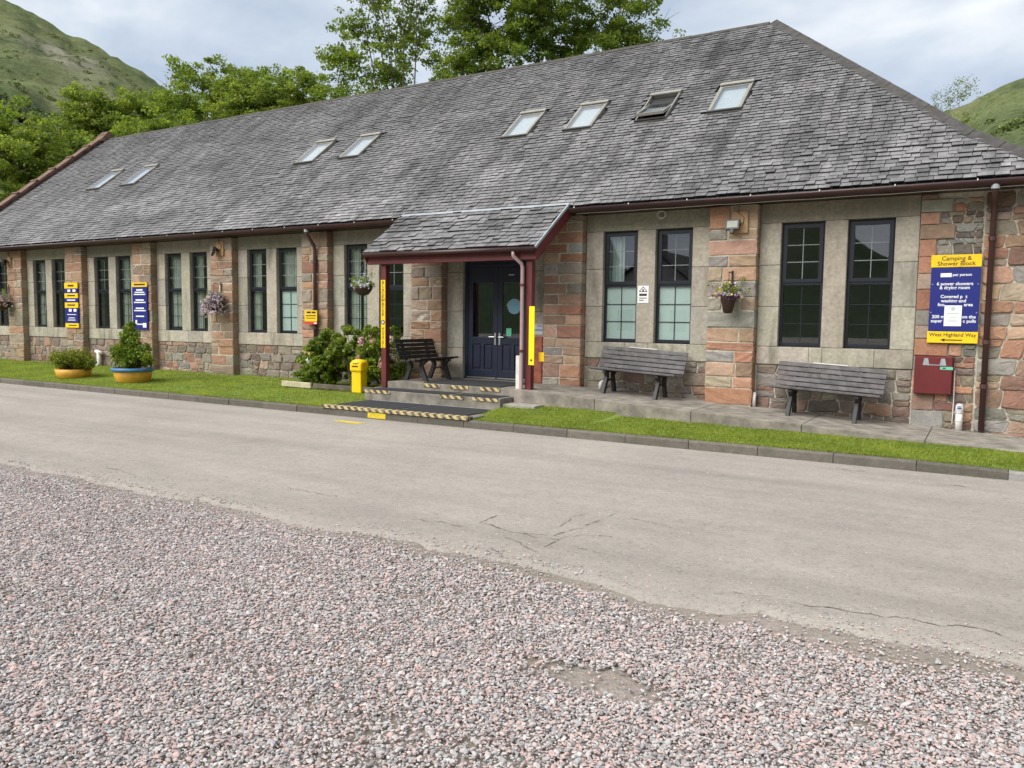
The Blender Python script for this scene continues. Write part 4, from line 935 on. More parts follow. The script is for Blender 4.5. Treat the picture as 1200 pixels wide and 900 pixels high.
def tree(label, base, lobes, dist, leafm, bark, nclump, per, leaf, crad, stems=1, depth=.75, seed=1, trunk_r=.17, fork=.35, cat='tree', name='tree'):
    rr = random.Random(seed); b = Vector([float(q) for q in base]); t = thing(name, label, cat, base, 'trees growing behind the slate roof')
    W_ = [abs(l[2]*l[3]) for l in lobes]; cl = []; side = Vector((float(_R0[0]), float(_R0[1]), 0)); dep = Vector((math.sin(YAW), math.cos(YAW), 0))
    for _ in range(nclump):
        l = rr.choices(lobes, W_)[0]; c = at(l[0], l[1], dist); sc = dist/F_PX*1.08
        while True:
            q = [rr.uniform(-1, 1) for _ in range(3)]
            if sum(v*v for v in q) < 1: break
        rx, rz = l[2]*sc, l[3]*sc
        cl.append(Vector([float(v) for v in c])+side*q[0]*rx+dep*q[1]*max(rx, rz)*depth+Vector((0, 0, q[2]*rz)))
    top = max(c.z for c in cl); mb = MB(); nodes = []
    cx = sum((c for c in cl), Vector())/len(cl)
    for s_ in range(stems):
        off = Vector((rr.uniform(-.8, .8), rr.uniform(-.5, .5), 0)) if stems > 1 else Vector()
        tgt = rr.choice(cl) if stems > 1 else cx; tgt = Vector((tgt.x, tgt.y, b.z+(top-b.z)*.9)); p0 = b+off*.35; pts = []; rs_ = []
        for i in range(13):
            f = i/12; p = p0.lerp(tgt, f); p.x = p0.x+(tgt.x-p0.x)*f**1.5+.12*math.sin(f*7+s_); p.y = p0.y+(tgt.y-p0.y)*f**1.5+.1*math.cos(f*5+s_*2)
            pts.append(p); rs_.append(trunk_r*(1-f*.88)*(1 if stems == 1 else .62))
            if f > fork*.6: nodes.append((p, rs_[-1]))
        mb.tube(pts, rs_, 8)
    for c in cl:
        best = min(nodes, key=lambda q: (q[0]-c).length + (2.5 if q[0].z > c.z-.2 else 0)); p, r0 = best; d = c-p; ln = d.length
        if ln < .3: continue
        mid = p+d*.5+Vector((rr.uniform(-.12, .12), rr.uniform(-.12, .12), -.06))*ln; r1 = min(r0*.55, .018+.012*ln)
        pts = [p, p.lerp(mid, .55)+Vector((0, 0, .03*ln)), mid, mid.lerp(c, .6), c]; mb.tube(pts, [r1, r1*.85, r1*.65, r1*.45, .006], 5, caps=False)
        nodes.append((pts[2], r1*.65)); nodes.append((pts[3], r1*.45))
        for _ in range(3):
            e_ = c+Vector((rr.uniform(-1, 1), rr.uniform(-1, 1), rr.uniform(-.5, .9)))*crad; mb.tube([pts[3], c.lerp(e_, .4), e_], [r1*.35, .008, .004], 4, caps=False)
    mb.build('trunk', bark, t, True)
    # each clump: several sprays of leaves with gaps between them
    cs, rd, pr = [], [], []
    for c in cl:
        for _ in range(4):
            o_ = Vector((rr.gauss(0, .55), rr.gauss(0, .55), rr.gauss(0, .38)))*crad; q = rr.uniform(.35, .75)*crad
            cs.append(c+o_); rd.append((q, q, q*.55)); pr.append(int(per*rr.uniform(.12, .4)))
    leafcloud('crown', cs, rd, pr, leaf, leafm, t, .2)
    return t
def gbase(u, dist): p = at(u, 300, dist); return (p[0], p[1], -.25)
tree('bright green leafy tree beside the far gable, nearest its lower coping', gbase(20, 48), [(30, 195, 60, 55), (80, 215, 45, 45), (-30, 200, 60, 50), (10, 165, 35, 18), (40, 250, 70, 40)], 48, M['leaf_bright'], M['bark'], 150, 330, .19, .85, seed=2)
tree('light green tree rising directly behind the apex of the gable', gbase(135, 54), [(130, 150, 38, 38), (105, 140, 22, 26), (160, 160, 30, 32), (130, 190, 50, 30), (85, 165, 28, 30)], 54, M['leaf_bright'], M['bark'], 110, 300, .19, .85, seed=3)
tree('dark green broad tree with upright branches between two lighter trees', gbase(232, 58), [(228, 115, 42, 34), (255, 95, 26, 22), (200, 140, 30, 34), (285, 105, 28, 26), (310, 112, 30, 22), (230, 160, 55, 28)], 58, M['leaf_mid'], M['bark'], 105, 300, .19, .9, seed=4)
tree('rounded yellow green tree low behind the ridge', gbase(320, 48), [(300, 125, 38, 32), (345, 118, 38, 30), (270, 135, 24, 24), (375, 130, 20, 26), (320, 155, 60, 22)], 48, M['leaf_bright'], M['bark'], 120, 300, .17, .75, seed=5)
tree('open airy tree with several thin reddish stems against the sky', gbase(480, 38), [(455, 18, 55, 30), (418, 66, 34, 20), (462, 62, 42, 30), (430, 96, 44, 12), (500, 22, 20, 36), (485, 85, 38, 22), (470, -45, 60, 45), (405, 70, 22, 9), (440, 125, 60, 20)], 38, M['leaf_mid'], M['bark_pale'], 175, 130, .145, .62, stems=6, seed=6, trunk_r=.13, fork=.2)
tree('tall dense dark leaved tree rising highest behind the middle of the roof', gbase(655, 36), [(590, 25, 58, 40), (550, 55, 30, 34), (545, 85, 28, 18), (665, 12, 70, 36), (700, 45, 50, 26), (620, 68, 55, 18), (745, 12, 36, 20), (640, -55, 110, 45), (735, 55, 26, 14), (560, -30, 40, 40)], 36, M['leaf_mid'], M['bark'], 330, 250, .135, .62, stems=4, seed=7, trunk_r=.2, fork=.2)
tree('sparse twiggy treetop just showing over the hip of the roof', gbase(1115, 33), [(1100, 118, 16, 12), (1128, 110, 18, 14), (1112, 140, 30, 22), (1145, 122, 8, 7)], 33, M['leaf_mid'], M['bark_pale'], 46, 40, .065, .34, stems=2, seed=8, trunk_r=.07)
tree('mid green filler tree with dark stems low between rounded tree and dense tree', gbase(180, 50), [(185, 165, 45, 24), (150, 185, 50, 24), (240, 165, 40, 16)], 50, M['leaf_mid'], M['bark'], 50, 300, .17, .8, seed=9)

# shrubs by the porch
def shrub(name, label, loc, blobs, leafm, leaf, per, flowers=None, cat='shrub'):
    t = thing(name, label, cat, loc); mb = MB(); b = Vector([float(q) for q in loc])
    cs, rd, pr = [], [], []
    for (x, y, z, r) in blobs:
        c = b+Vector((x, y, z)); mb.tube([b+Vector((x*.25, y*.25, 0)), b+Vector((x*.6, y*.6, z*.55)), c], [.014, .010, .005], 6)
        for _ in range(5):
            o_ = Vector((R.gauss(0, .5), R.gauss(0, .5), R.gauss(0, .45)))*r; q = r*R.uniform(.4, .7); cs.append(c+o_); rd.append((q, q, q*.8)); pr.append(per//5)
    mb.build('stem', M['bark'], t); leafcloud('foliage', cs, rd, pr, leaf, leafm, t, .22)
    if flowers:
        for m_, pts, r in flowers:
            for p in pts: blossom(t, [b+Vector(p)], r, m_, 14, 'rose')
    return t
def blobs_in(n, sx, sy, sz, z0, r, seed):
    q = random.Random(seed); o = []
    while len(o) < n:
        x, y, z = q.uniform(-1, 1), q.uniform(-1, 1), q.uniform(-1, 1)
        if x*x+y*y+z*z < 1: o.append((x*sx, y*sy, z0+z*sz, r*q.uniform(.8, 1.2)))
    return o
shrub('shrub', 'bright green leafy shrub left of the lettered porch post', (-9.35, -.75, .03), blobs_in(40, .58, .42, .62, .74, .15, 1), M['leaf_bright'], .085, 260)
shrub('shrub', 'dark green shrub by the downpipe with the small yellow sign', (-10.25, -.75, .03), blobs_in(32, .50, .42, .50, .58, .16, 2), M['leaf_bush'], .08, 300)
shrub('shrub', 'low dark green shrub spilling over the pale timber edging', (-10.62, -1.0, .02), blobs_in(10, .25, .25, .20, .26, .15, 3), M['leaf_bush'], .06, 380)
rose_pts = [(-.42, -.1, 1.02), (-.30, -.25, .86), (-.15, -.1, 1.08), (.02, -.2, 1.18), (.1, -.35, .98), (-.05, -.35, .72), (.2, -.1, 1.24), (.28, -.3, 1.12), (-.35, -.3, .66), (.32, -.3, .30), (.3, -.35, .52), (.33, -.3, .62), (-.2, -.38, .95), (.35, -.1, 1.05)]
shrub('rose_bush', 'rose bush with pink blooms behind the lettered porch post', (-8.62, -.75, .03), blobs_in(22, .48, .36, .55, .62, .19, 4), M['leaf_bush'], .065, 380, [(M['pink'], [(p[0], p[1]-.16, p[2]) for p in rose_pts[::2]+rose_pts[-3:]], .055)])
tag(MB().bar((-10.95, -1.42, .06), (-10.08, -1.42, .05), .05, .12).build('timber_edging', M['timber'], bevel=.01), 'short pale timber board edging the shrub bed', 'board')
tag(MB().bar((-10.04, -1.40, .05), (-8.28, -1.40, .05), .05, .10).build('timber_edging', simple('old_timber', (.10, .085, .065), .85, var=.4), bevel=.01), 'long dark timber board edging the shrub bed', 'board')
mb = MB().lathe([(.0, .30), (.12, .28), (.20, .18), (.22, .06), (.20, -.05)], (-10.92, -.55, .30), 12); tag(mb.build('boulder', M['boulder'], smooth=True), 'smooth pale stone against the wall behind the low shrub', 'stone')
# yellow bin post
t = thing('yellow_bin', 'bright yellow slim plastic litter post on the lawn by the steps', 'bin', (-8.80, -1.36, 0.0))
def rbox(x, y, wx, wy, z0, z1, mat, name, parent, bv=.03):
    return MB().box(x-wx/2, x+wx/2, y-wy/2, y+wy/2, z0, z1).build(name, mat, parent, bevel=bv)
rbox(-8.80, -1.36, .25, .20, -.03, .42, M['yellow'], 'body', t, .02); rbox(-8.80, -1.36, .31, .26, .40, .60, M['yellow'], 'hood', t, .04)
MB().lathe([(.165, 0), (.15, .03), (.10, .055), (0, .065)], (-8.80, -1.36, .59), 20).build('cap', M['yellow'], t, True)
MB().box(-8.88, -8.72, -1.494, -1.488, .50, .525).build('slot', M['black'], t)
# planters
def planter(label, x, y, z, r, h, rim, bl, leafm, per, leaf):
    t = thing('planter', label, 'planter', (x, y, z))
    MB().lathe([(r*.80, 0), (r*.92, h*.3), (r, h), (r*.94, h), (r*.88, h*.85), (0, h*.82)], (x, y, z), 32).build('pot', M['bowl'], t, True)
    if rim: MB().lathe([(r*.99, h*.80), (r*1.08, h*.84), (r*1.08, h*1.08), (r*.97, h*1.08), (r*.96, h*.84)], (x, y, z), 32).build('rim', M['bluerim'], t, True)
    MB().lathe([(r*.9, h*.86), (0, h*.9)], (x, y, z), 20).build('soil', M['soil'], t)
    cs, rd, pr = [], [], []; mb = MB(); b = Vector((x, y, z+h))
    for (a, c, d, q) in bl:
        mb.tube([b, b+Vector((a*.6, c*.6, d*.5)), b+Vector((a, c, d))], [.012, .008, .004], 5); cs.append(b+Vector((a, c, d))); rd.append((q, q, q*.85)); pr.append(per)
    mb.build('stem', M['bark'], t); leafcloud('foliage', cs, rd, pr, leaf, leafm, t, .25)
planter('low yellow bowl planter with a spreading olive green bush', -17.30, -2.30, lawn_z(-17.3, -2.3), .42, .22, False, blobs_in(34, .52, .42, .24, .22, .17, 6)+[(-.62, 0, .12, .14), (.6, .05, .14, .14)], M['leaf_gold'], 260, .05)
planter('yellow tub planter with blue rim and tall glossy green bush', -14.98, -2.25, lawn_z(-14.98, -2.25), .43, .30, True, blobs_in(26, .36, .32, .30, .34, .17, 7)+blobs_in(14, .20, .2, .26, .72, .14, 8)+[(.5, 0, .30, .15), (.45, .1, .18, .14), (-.02, 0, 1.02, .09)], M['leaf_bush'], 230, .07)

# hanging baskets
def basket(label, x, y, z, r, mats, droop=0, chain=None, conical=False, nf=40):
    t = thing('hanging_basket', label, 'basket', (x, y, z))
    prof = [(0, -r*1.0), (r*.55, -r*.8), (r*.88, -r*.35), (r*.95, 0), (r*.8, -.02), (0, -.03)] if not conical else [(0, -r*1.45), (r*.32, -r*1.4), (r*.58, -r*.35), (r*.62, 0), (0, -.02)]
    MB().lathe(prof, (x, y, z), 18).build('bowl', M['coir'], t, True)
    pts = [Vector((x, y, z))+Vector((R.gauss(0, .5)*r*1.1, R.gauss(0, .5)*r*1.0-.02, abs(R.gauss(.25, .45))*r*.9)) for _ in range(26)]
    leafcloud('foliage', pts, [(r*.35,)*3]*len(pts), [26]*len(pts), .035, M['leaf_bush'], t, .25)
    for m_, w_ in mats:
        P = []
        for _ in range(int(nf*w_)):
            a, q = R.uniform(0, 6.28), R.uniform(.2, 1.25); dz = R.uniform(0, 1)*(1-q*.6)*r*1.25-(droop*R.random()*r*1.5 if q > .75 else 0); P.append((x+r*q*math.cos(a), y+r*q*math.sin(a), z+dz))
        blossom(t, P, .028, m_, 6)
    if chain:
        for k in range(3):
            a = 2*math.pi*k/3+.4; MB().tube([(x+r*.9*math.cos(a), y+r*.9*math.sin(a), z), (x, y, chain)], .005, 5).build('chain', M['black'], t)
    else:
        yb = -PD-.012
        MB().box(x-.015, x+.015, yb-.012, yb, z+r*.9, z+r*1.9).bar((x, yb-.006, z+r*1.75), (x, y, z+r*1.75), .016, .016).tube([(x, y, z+r*1.75), (x, y, z+r*.4)], .006, 6).build('bracket', M['black'], t)
basket('wall basket of yellow, white and purple pansies on the floodlit pillar by the benches', -1.58, -.40, 1.95, .215, [(M['pansy'], .6), (M['whiteblue'], .7), (M['purple'], .9), (M['pink'], .4)], .3, conical=True)
basket('overflowing basket of pale lilac petunias on a pillar', -14.38, -.41, 1.85, .255, [(M['lilac'], 7)], 1.0, nf=60)
basket('basket of white and blue flowers hung from the porch beam end', -8.46, -1.62, 2.12, .20, [(M['whiteblue'], 1.3)], .2, chain=2.54, nf=50)
basket('basket of pink and white flowers beside the multi panel sign bay', -24.30, -.42, 1.87, .28, [(M['pink'], 2), (M['whiteblue'], 2)], .6, nf=45)

# floodlights
def flood(label, x, z, tilt, board):
    t = thing('floodlight', label, 'lamp', (x, -.25, z)); yb = -PD-.014
    if board: MB().box(x-.06, x+.20, yb-.024, yb, z-.13, z+.22).build('mounting_board', M['wood_board'], t)
    else: MB().box(x-.02, x+.16, yb-.024, yb, z-.10, z+.16).build('mounting_board', M['wood_board'], t)
    m = Matrix.Translation((x-.02, -.33, z)) @ Matrix.Rotation(tilt, 4, 'Z') @ Matrix.Rotation(rad(-14), 4, 'X')
    def P(o): o.data.transform(m); return o
    P(MB().box(-.115, .115, -.02, .05, -.085, .085).build('housing', M['black'], t)); P(MB().box(-.088, .088, -.0225, -.0205, -.058, .058).build('lens', M['lamp_glass'], t))
    P(MB().box(-.03, .03, -.03, .03, -.15, -.088).build('sensor', M['black'], t))
    MB().tube([(x-.02, -.30, z), (x+.06, -.24, z-.02), (x+.08, yb-.02, z)], .014, 8).build('arm', M['black'], t)
    MB().tube([(x+.12, yb-.03, z+.0), (x+.14, yb-.03, z+.12), (x+.04, yb-.03, z+.20), (x+.05, yb-.02, 3.43)], .006, 5).build('cable', M['black'], t)
flood('black floodlight on pale board, above the pansy wall basket', -1.55, 3.11, .0, True)
flood('black floodlight on a pillar above the lilac petunia basket', -14.45, 3.13, -.7, True)
flood('black floodlight on a pillar above the pink and white basket', -24.25, 3.10, -.8, False)

# ------------------------------------------------------------------ signs
def strip(parent, x, z, w, h, y, mat, name='text_line'): return MB().box(x-w/2, x+w/2, y-.001, y, z-h/2, z+h/2).build(name, mat, parent)
t = thing('camping_sign', 'large blue and yellow camping and shower block sign on the rubble wall', 'sign', (1.70, -.06, 1.23)); y = -.066
MB().box(1.375, 2.022, -.062, -.040, 1.40, 2.345).build('blue_panel', M['blue'], t, bevel=.003)
MB().box(1.368, 2.026, -.068, -.040, 2.352, 2.535).build('top_panel', M['yellow'], t, bevel=.003); MB().box(1.365, 2.03, -.068, -.040, 1.225, 1.395).build('bottom_panel', M['yellow'], t, bevel=.003)
MB().box(1.42, 1.98, -.039, .0, 1.3, 2.5).build('batten', M['black'], t)
text('Camping &', .088, 1.70, 2.478, y-.003, M['text_dark'], t, bold=.001); text('Shower Block', .088, 1.70, 2.402, y-.003, M['text_dark'], t, bold=.001)
strip(t, 1.575, 2.235, .145, .058, y+.003, M['paper'], 'blank_patch'); text('per person', .056, 1.785, 2.238, y+.0025, M['text_white'], t, bold=.0012)
for s_, zz, xx in (('6 power showers', 2.105, 1.695), ('& drying room', 2.047, 1.695), ('Covered p  t', 1.915, 1.69), ('washing and', 1.852, 1.69)): text(s_, .067, xx, zz, y+.0025, M['text_white'], t, bold=.0014)
text('foo', .067, 1.53, 1.795, y+.0025, M['text_white'], t, bold=.0014); text('area', .067, 1.885, 1.795, y+.0025, M['text_white'], t, bold=.0014)
text('200 m', .067, 1.50, 1.615, y+.0025, M['text_white'], t, bold=.0014); text('on the', .067, 1.90, 1.615, y+.0025, M['text_white'], t, bold=.0014)
text('super', .067, 1.48, 1.552, y+.0025, M['text_white'], t, bold=.0014); text('c pulls', .067, 1.91, 1.552, y+.0025, M['text_white'], t, bold=.0014)
text('West Highland Way', .075, 1.70, 1.345, y-.003, M['text_dark'], t, bold=.001)
MB().box(1.59, 1.83, -.0705, -.0685, 1.262, 1.278).add([(1.54, -.0705, 1.27), (1.60, -.0705, 1.245), (1.60, -.0705, 1.295)], [(0, 1, 2)]).build('arrow', M['text_dark'], t)
for xx in (1.40, 1.995):
    for zz in (2.10, 1.68): disc('bolt', xx, -.0655, zz, .009, M['steel'], t)
t = thing('paper_notice', 'white paper notice taped over the lower half of the camping sign', 'notice', (1.69, -.068, 1.48))
MB().box(1.577, 1.805, -.0685, -.0665, 1.478, 1.785).build('sheet', M['paper'], t)
M['print'] = simple('pale_grey_print', (.42, .50, .47), .7, var=.05, bmp=0); disc('print', 1.69, -.0690, 1.735, .030, M['print'], t)
for i, zz in enumerate((1.665, 1.605, 1.585, 1.565, 1.545)): strip(t, 1.69, zz, .16 if i == 0 else .12, .016 if i == 0 else .008, -.0688, M['print'])
t = thing('paper_notice', 'white notice with a black warning triangle between the window pair', 'notice', (-3.24, -.004, 1.82))
MB().box(-3.345, -3.135, -.008, -.004, 1.825, 2.135).build('sheet', M['paper'], t)
m_ = MB()
for a, b in (((-3.315, 2.03), (-3.24, 2.115)), ((-3.24, 2.115), (-3.165, 2.03)), ((-3.165, 2.03), (-3.315, 2.03))): m_.bar((a[0], -.0095, a[1]), (b[0], -.0095, b[1]), .002, .012, (0, -1, 0) if False else (0, 0, 1.0001))
m_.build('warning_triangle', M['text_dark'], t); strip(t, -3.24, 2.055, .03, .035, -.0085, M['text_dark'], 'symbol')
strip(t, -3.24, 1.972, .145, .042, -.0085, M['text_dark']); strip(t, -3.24, 1.912, .15, .014, -.0085, M['text_dark']); strip(t, -3.27, 1.872, .09, .014, -.0085, M['text_dark'])
t = thing('post_sign', 'tall narrow yellow sign lettered BLACKWATER HOSTEL on the porch post', 'sign', (-8.02, -1.535, .9)); yv = -1.545
MB().box(-8.075, -7.965, -1.544, -1.533, .91, 2.235).build('board', M['yellow'], t, bevel=.002)
for i, ch in enumerate('BLACKWATER'): text(ch, .082, -8.02, 2.185-i*.069, yv-.001, M['text_dark'], t, bold=.001)
for i, ch in enumerate('HOSTEL'): text(ch, .082, -8.02, 1.285-i*.067, yv-.001, M['text_dark'], t, bold=.001)
disc('emblem', -8.02, yv-.002, 1.415, .046, M['text_dark'], t); MB().box(-8.05, -7.99, yv-.0035, yv-.0022, 1.407, 1.423).box(-8.028, -8.012, yv-.0050, yv-.0036, 1.383, 1.447).build('emblem_cross', M['text_white'], t)
t = thing('post_sign', 'narrow bright yellow strip sign on the porch post with the downpipe', 'sign', (-4.70, -1.535, .7)); MB().box(-4.735, -4.625, -1.546, -1.533, .705, 1.73).build('board', simple('bright_yellow', (.85, .68, .004), .45, var=.05, bmp=0), t, bevel=.002)
disc('symbol', -4.68, -1.548, .79, .02, M['text_dark'], t); MB().box(-4.60, -4.595+.1, -1.42, -1.405, .77, .93).build('tag', M['yellow'], t)
def board_sign(label, x0, x1, z0, z1, panels, lines, dots):
    t = thing('board_sign', label, 'sign', ((x0+x1)/2, -.2, z0)); y0 = -PD-.05
    for (a, b, m_) in panels: MB().box(x0, x1, y0, y0+.03, z0+(z1-z0)*a, z0+(z1-z0)*b-.004).build('panel', m_, t)
    for (zc_, w_, h_, m_, xo) in lines: strip(t, (x0+x1)/2+xo, z0+(z1-z0)*zc_, w_, h_, y0-.001, m_)
    for (xo, zc_, w_, h_) in dots: strip(t, (x0+x1)/2+xo, z0+(z1-z0)*zc_, w_, h_, y0-.0012, M['paper'], 'blank_patch')
    MB().box(x0+.05, x1-.05, y0+.031, -PD+.01, z0+.1, z1-.1).build('batten', M['black'], t)
TW, TD, YE, BL = M['text_white'], M['text_dark'], M['yellow'], M['blue']
board_sign('multi panel sign of alternating yellow and blue strips on a pillar', -21.19, -20.53, 1.11, 2.42,
           [(0, .10, YE), (.10, .44, BL), (.44, .56, YE), (.56, .655, BL), (.655, .765, YE), (.765, .87, BL), (.87, 1, YE)],
           [(.93, .3, .05, TD, 0), (.71, .4, .04, TD, 0), (.50, .4, .04, TD, 0), (.61, .42, .035, TW, 0), (.29, .45, .02, TW, 0), (.22, .3, .015, TW, 0), (.19, .36, .015, TW, 0), (.16, .40, .015, TW, 0), (.05, .4, .03, TD, .04)],
           [(-.10, .82, .14, .07), (.16, .82, .14, .07), (-.06, .385, .14, .08), (.18, .385, .14, .08)])
board_sign('tall blue sign with yellow header above the blue rimmed tub', -17.95, -17.31, 1.11, 2.38, [(0, .905, BL), (.905, 1, YE)],
           [(.955, .48, .045, TD, 0), (.84, .28, .04, TW, 0), (.79, .42, .03, TW, 0), (.745, .5, .03, TW, 0), (.625, .36, .04, TW, 0), (.575, .5, .03, TW, 0), (.45, .36, .04, TW, 0), (.40, .5, .03, TW, 0), (.28, .36, .035, TW, 0), (.16, .07, .10, TW, -.17), (.11, .3, .03, TW, 0)], [(.19, .09, .15, .12)])
t = thing('warning_sign', 'small yellow warning sign with red base fixed to the left downpipe', 'sign', (-11.19, -.30, 1.33))
MB().box(-11.385, -11.0, -.312, -.30, 1.40, 1.65).build('board', M['yellow'], t); MB().box(-11.385, -11.0, -.312, -.30, 1.335, 1.398).build('red_band', M['red_sign'], t)
strip(t, -11.255, 1.605, .14, .045, -.3122, M['text_dark']); strip(t, -11.10, 1.605, .13, .045, -.3122, M['text_dark']); strip(t, -11.19, 1.53, .32, .025, -.3122, M['text_dark']); strip(t, -11.19, 1.475, .30, .02, -.3122, M['text_dark']); strip(t, -11.05, 1.36, .08, .03, -.3122, M['paper'], 'blank_patch')
t = thing('wall_notice', 'small pale blue and white notice on the door jamb behind the porch post', 'notice', (-5.40, -.004, 1.21)); MB().box(-5.50, -5.295, -.012, -.004, 1.21, 1.41).build('board', M['offwhite'], t); strip(t, -5.40, 1.30, .20, .04, -.0125, M['lightblue'], 'blue_band'); strip(t, -5.37, 1.375, .1, .03, -.0125, M['lightblue'], 'blue_band')
tag(MB().box(-5.43, -5.225, -.16, -.03, .268, 1.17).build('rust_panel', M['rust'], bevel=.02), 'upright rust red panel standing between the door and the pillar', 'panel')
tag(MB().box(-4.985, -4.905, -1.56, -1.46, .25, .86).build('leaflet_box', M['white'], bevel=.008), 'narrow pale upright box beside the foot of the porch downpipe', 'box')

# meter box, pipes, cable coil
t = thing('meter_box', 'dark red metal meter box under the camping sign', 'box', (1.48, -.1, .44))
MB().box(1.222, 1.725, -.135, -.03, .455, 1.01).build('door_panel', M['meter'], t, bevel=.006); MB().box(1.215, 1.745, -.029, .02, .445, 1.02).build('back_box', M['meter'], t)
for xx in (1.375, 1.60): MB().hexa([(xx-.045, -.140, .885), (xx+.045, -.140, .885), (xx+.045, -.1355, .885), (xx-.045, -.1355, .885), (xx-.025, -.140, .99), (xx+.025, -.140, .99), (xx+.025, -.1355, .99), (xx-.025, -.1355, .99)]).build('lug', M['lead'], t)
MB().box(1.41, 1.57, -.142, -.136, .885, .897).build('link_bar', M['lead'], t); MB().box(1.565, 1.735, -.1385, -.1355, .825, .868).build('label_strip', M['green_tag'], t); MB().box(1.60, 1.64, -.1400, -.1390, .838, .856).build('print', M['text_dark'], t)
tag(MB().tube([(1.76, -.06, .82), (1.765, -.05, .35), (1.76, -.04, .02)], .008, 6).build('cable', M['white']), 'thin pale cable dropping beside the dark red meter box', 'cable')
t = thing('vent_pipe', 'white capped drain vent with round badge beside the brown downpipe', 'pipe', (1.85, -.12, -.07))
MB().tube([(1.85, -.12, -.10), (1.85, -.12, .20)], .048, 16).build('stack', M['white'], t, True); MB().tube([(1.85, -.12, .06), (1.85, -.12, .075)], .053, 16).build('collar', M['offwhite'], t)
MB().lathe([(.055, .19), (.055, .26), (.05, .30), (.03, .325), (0, .33)], (1.85, -.12, 0), 18).build('cap', M['offwhite'], t, True); disc('badge', 1.85, -.178, .27, .045, M['white'], t); disc('badge_band', 1.85, -.180, .27, .030, M['lightblue'], t); strip(t, 1.85, .262, .06, .012, -.181, M['text_dark'], 'badge_mark')
tag(MB().tube([(-1.17, -.0, .27), (-1.17, -.09, .30), (-1.17, -.10, .24), (-1.17, -.10, .06)], .032, 12).build('waste_pipe', M['white'], smooth=True), 'short white waste pipe at the foot of the floodlit pillar', 'pipe')
tag(MB().tube([(-3.99, -.0, .36), (-3.99, -.1, .34), (-4.0, -.12, .22)], .04, 12).build('waste_pipe', M['white'], smooth=True), 'white waste pipe bend half hidden behind the bench leg', 'pipe')
t = thing('waste_pipe', 'white branched waste pipe behind the low yellow bowl planter', 'pipe', (-19.8, -.1, 0)); MB().tube([(-19.78, -.1, .42), (-19.78, -.1, .10), (-19.85, -.16, -.02)], .06, 12).build('stack', M['white'], t, True); MB().tube([(-19.92, -.1, .44), (-19.64, -.1, .40)], .055, 12).build('branch', M['white'], t, True)
m_ = MB()
for k in range(3): m_.tube([(-2.94+.075*math.cos(a+k)+.02*k, -.02-.008*k, 3.385+(.075-.01*k)*math.sin(a+k)) for a in np.linspace(0, 6.28, 18)], .006, 5, caps=False)
m_.tube([(-2.94, -.03, 3.45), (-2.94, -.03, 3.56)], .006, 5)
tag(m_.build('cable_coil', M['white']), 'coil of white cable hung under the gutter above the triangle notice', 'cable')

# ------------------------------------------------------------------ cottage across the yard, seen only as a reflection in the panes
t = thing('cottage', 'grey slate roofed cottage across the yard, reflected in the window panes', 'house', (-15.3, -37, -.24)); cx_, cy_ = -15.3, -37.0
MB().box(cx_-3.4, cx_+3.4, cy_-5, cy_+5, -.4, 3.0).add([(cx_-3.4, cy_+5, 3.0), (cx_+3.4, cy_+5, 3.0), (cx_, cy_+5, 5.7), (cx_-3.4, cy_-5, 3.0), (cx_+3.4, cy_-5, 3.0), (cx_, cy_-5, 5.7)], [(1, 0, 2), (3, 4, 5)]).build('wall', M['offwhite'], t)
rf = MB()
for s_ in (-1, 1): rf.hexa([(cx_, cy_-5.3, 5.72), (cx_+s_*3.75, cy_-5.3, 2.74), (cx_+s_*3.75, cy_+5.3, 2.74), (cx_, cy_+5.3, 5.72), (cx_, cy_-5.3, 5.86), (cx_+s_*3.75, cy_-5.3, 2.88), (cx_+s_*3.75, cy_+5.3, 2.88), (cx_, cy_+5.3, 5.86)])
rf = rf.build('roof', M['deck'], t); MB().box(cx_-.45, cx_+.45, cy_+3.9, cy_+4.7, 5.3, 6.75).build('chimney', M['concrete'], rf)
for xx in (-1.8, 1.6): MB().box(cx_+xx-.5, cx_+xx+.5, cy_+5.005, cy_+5.06, .9, 2.2).build('window', M['frame'], t)
MB().box(cx_-.35, cx_+.55, cy_+5.005, cy_+5.06, -.2, 2.0).build('door', M['maroon'], t)

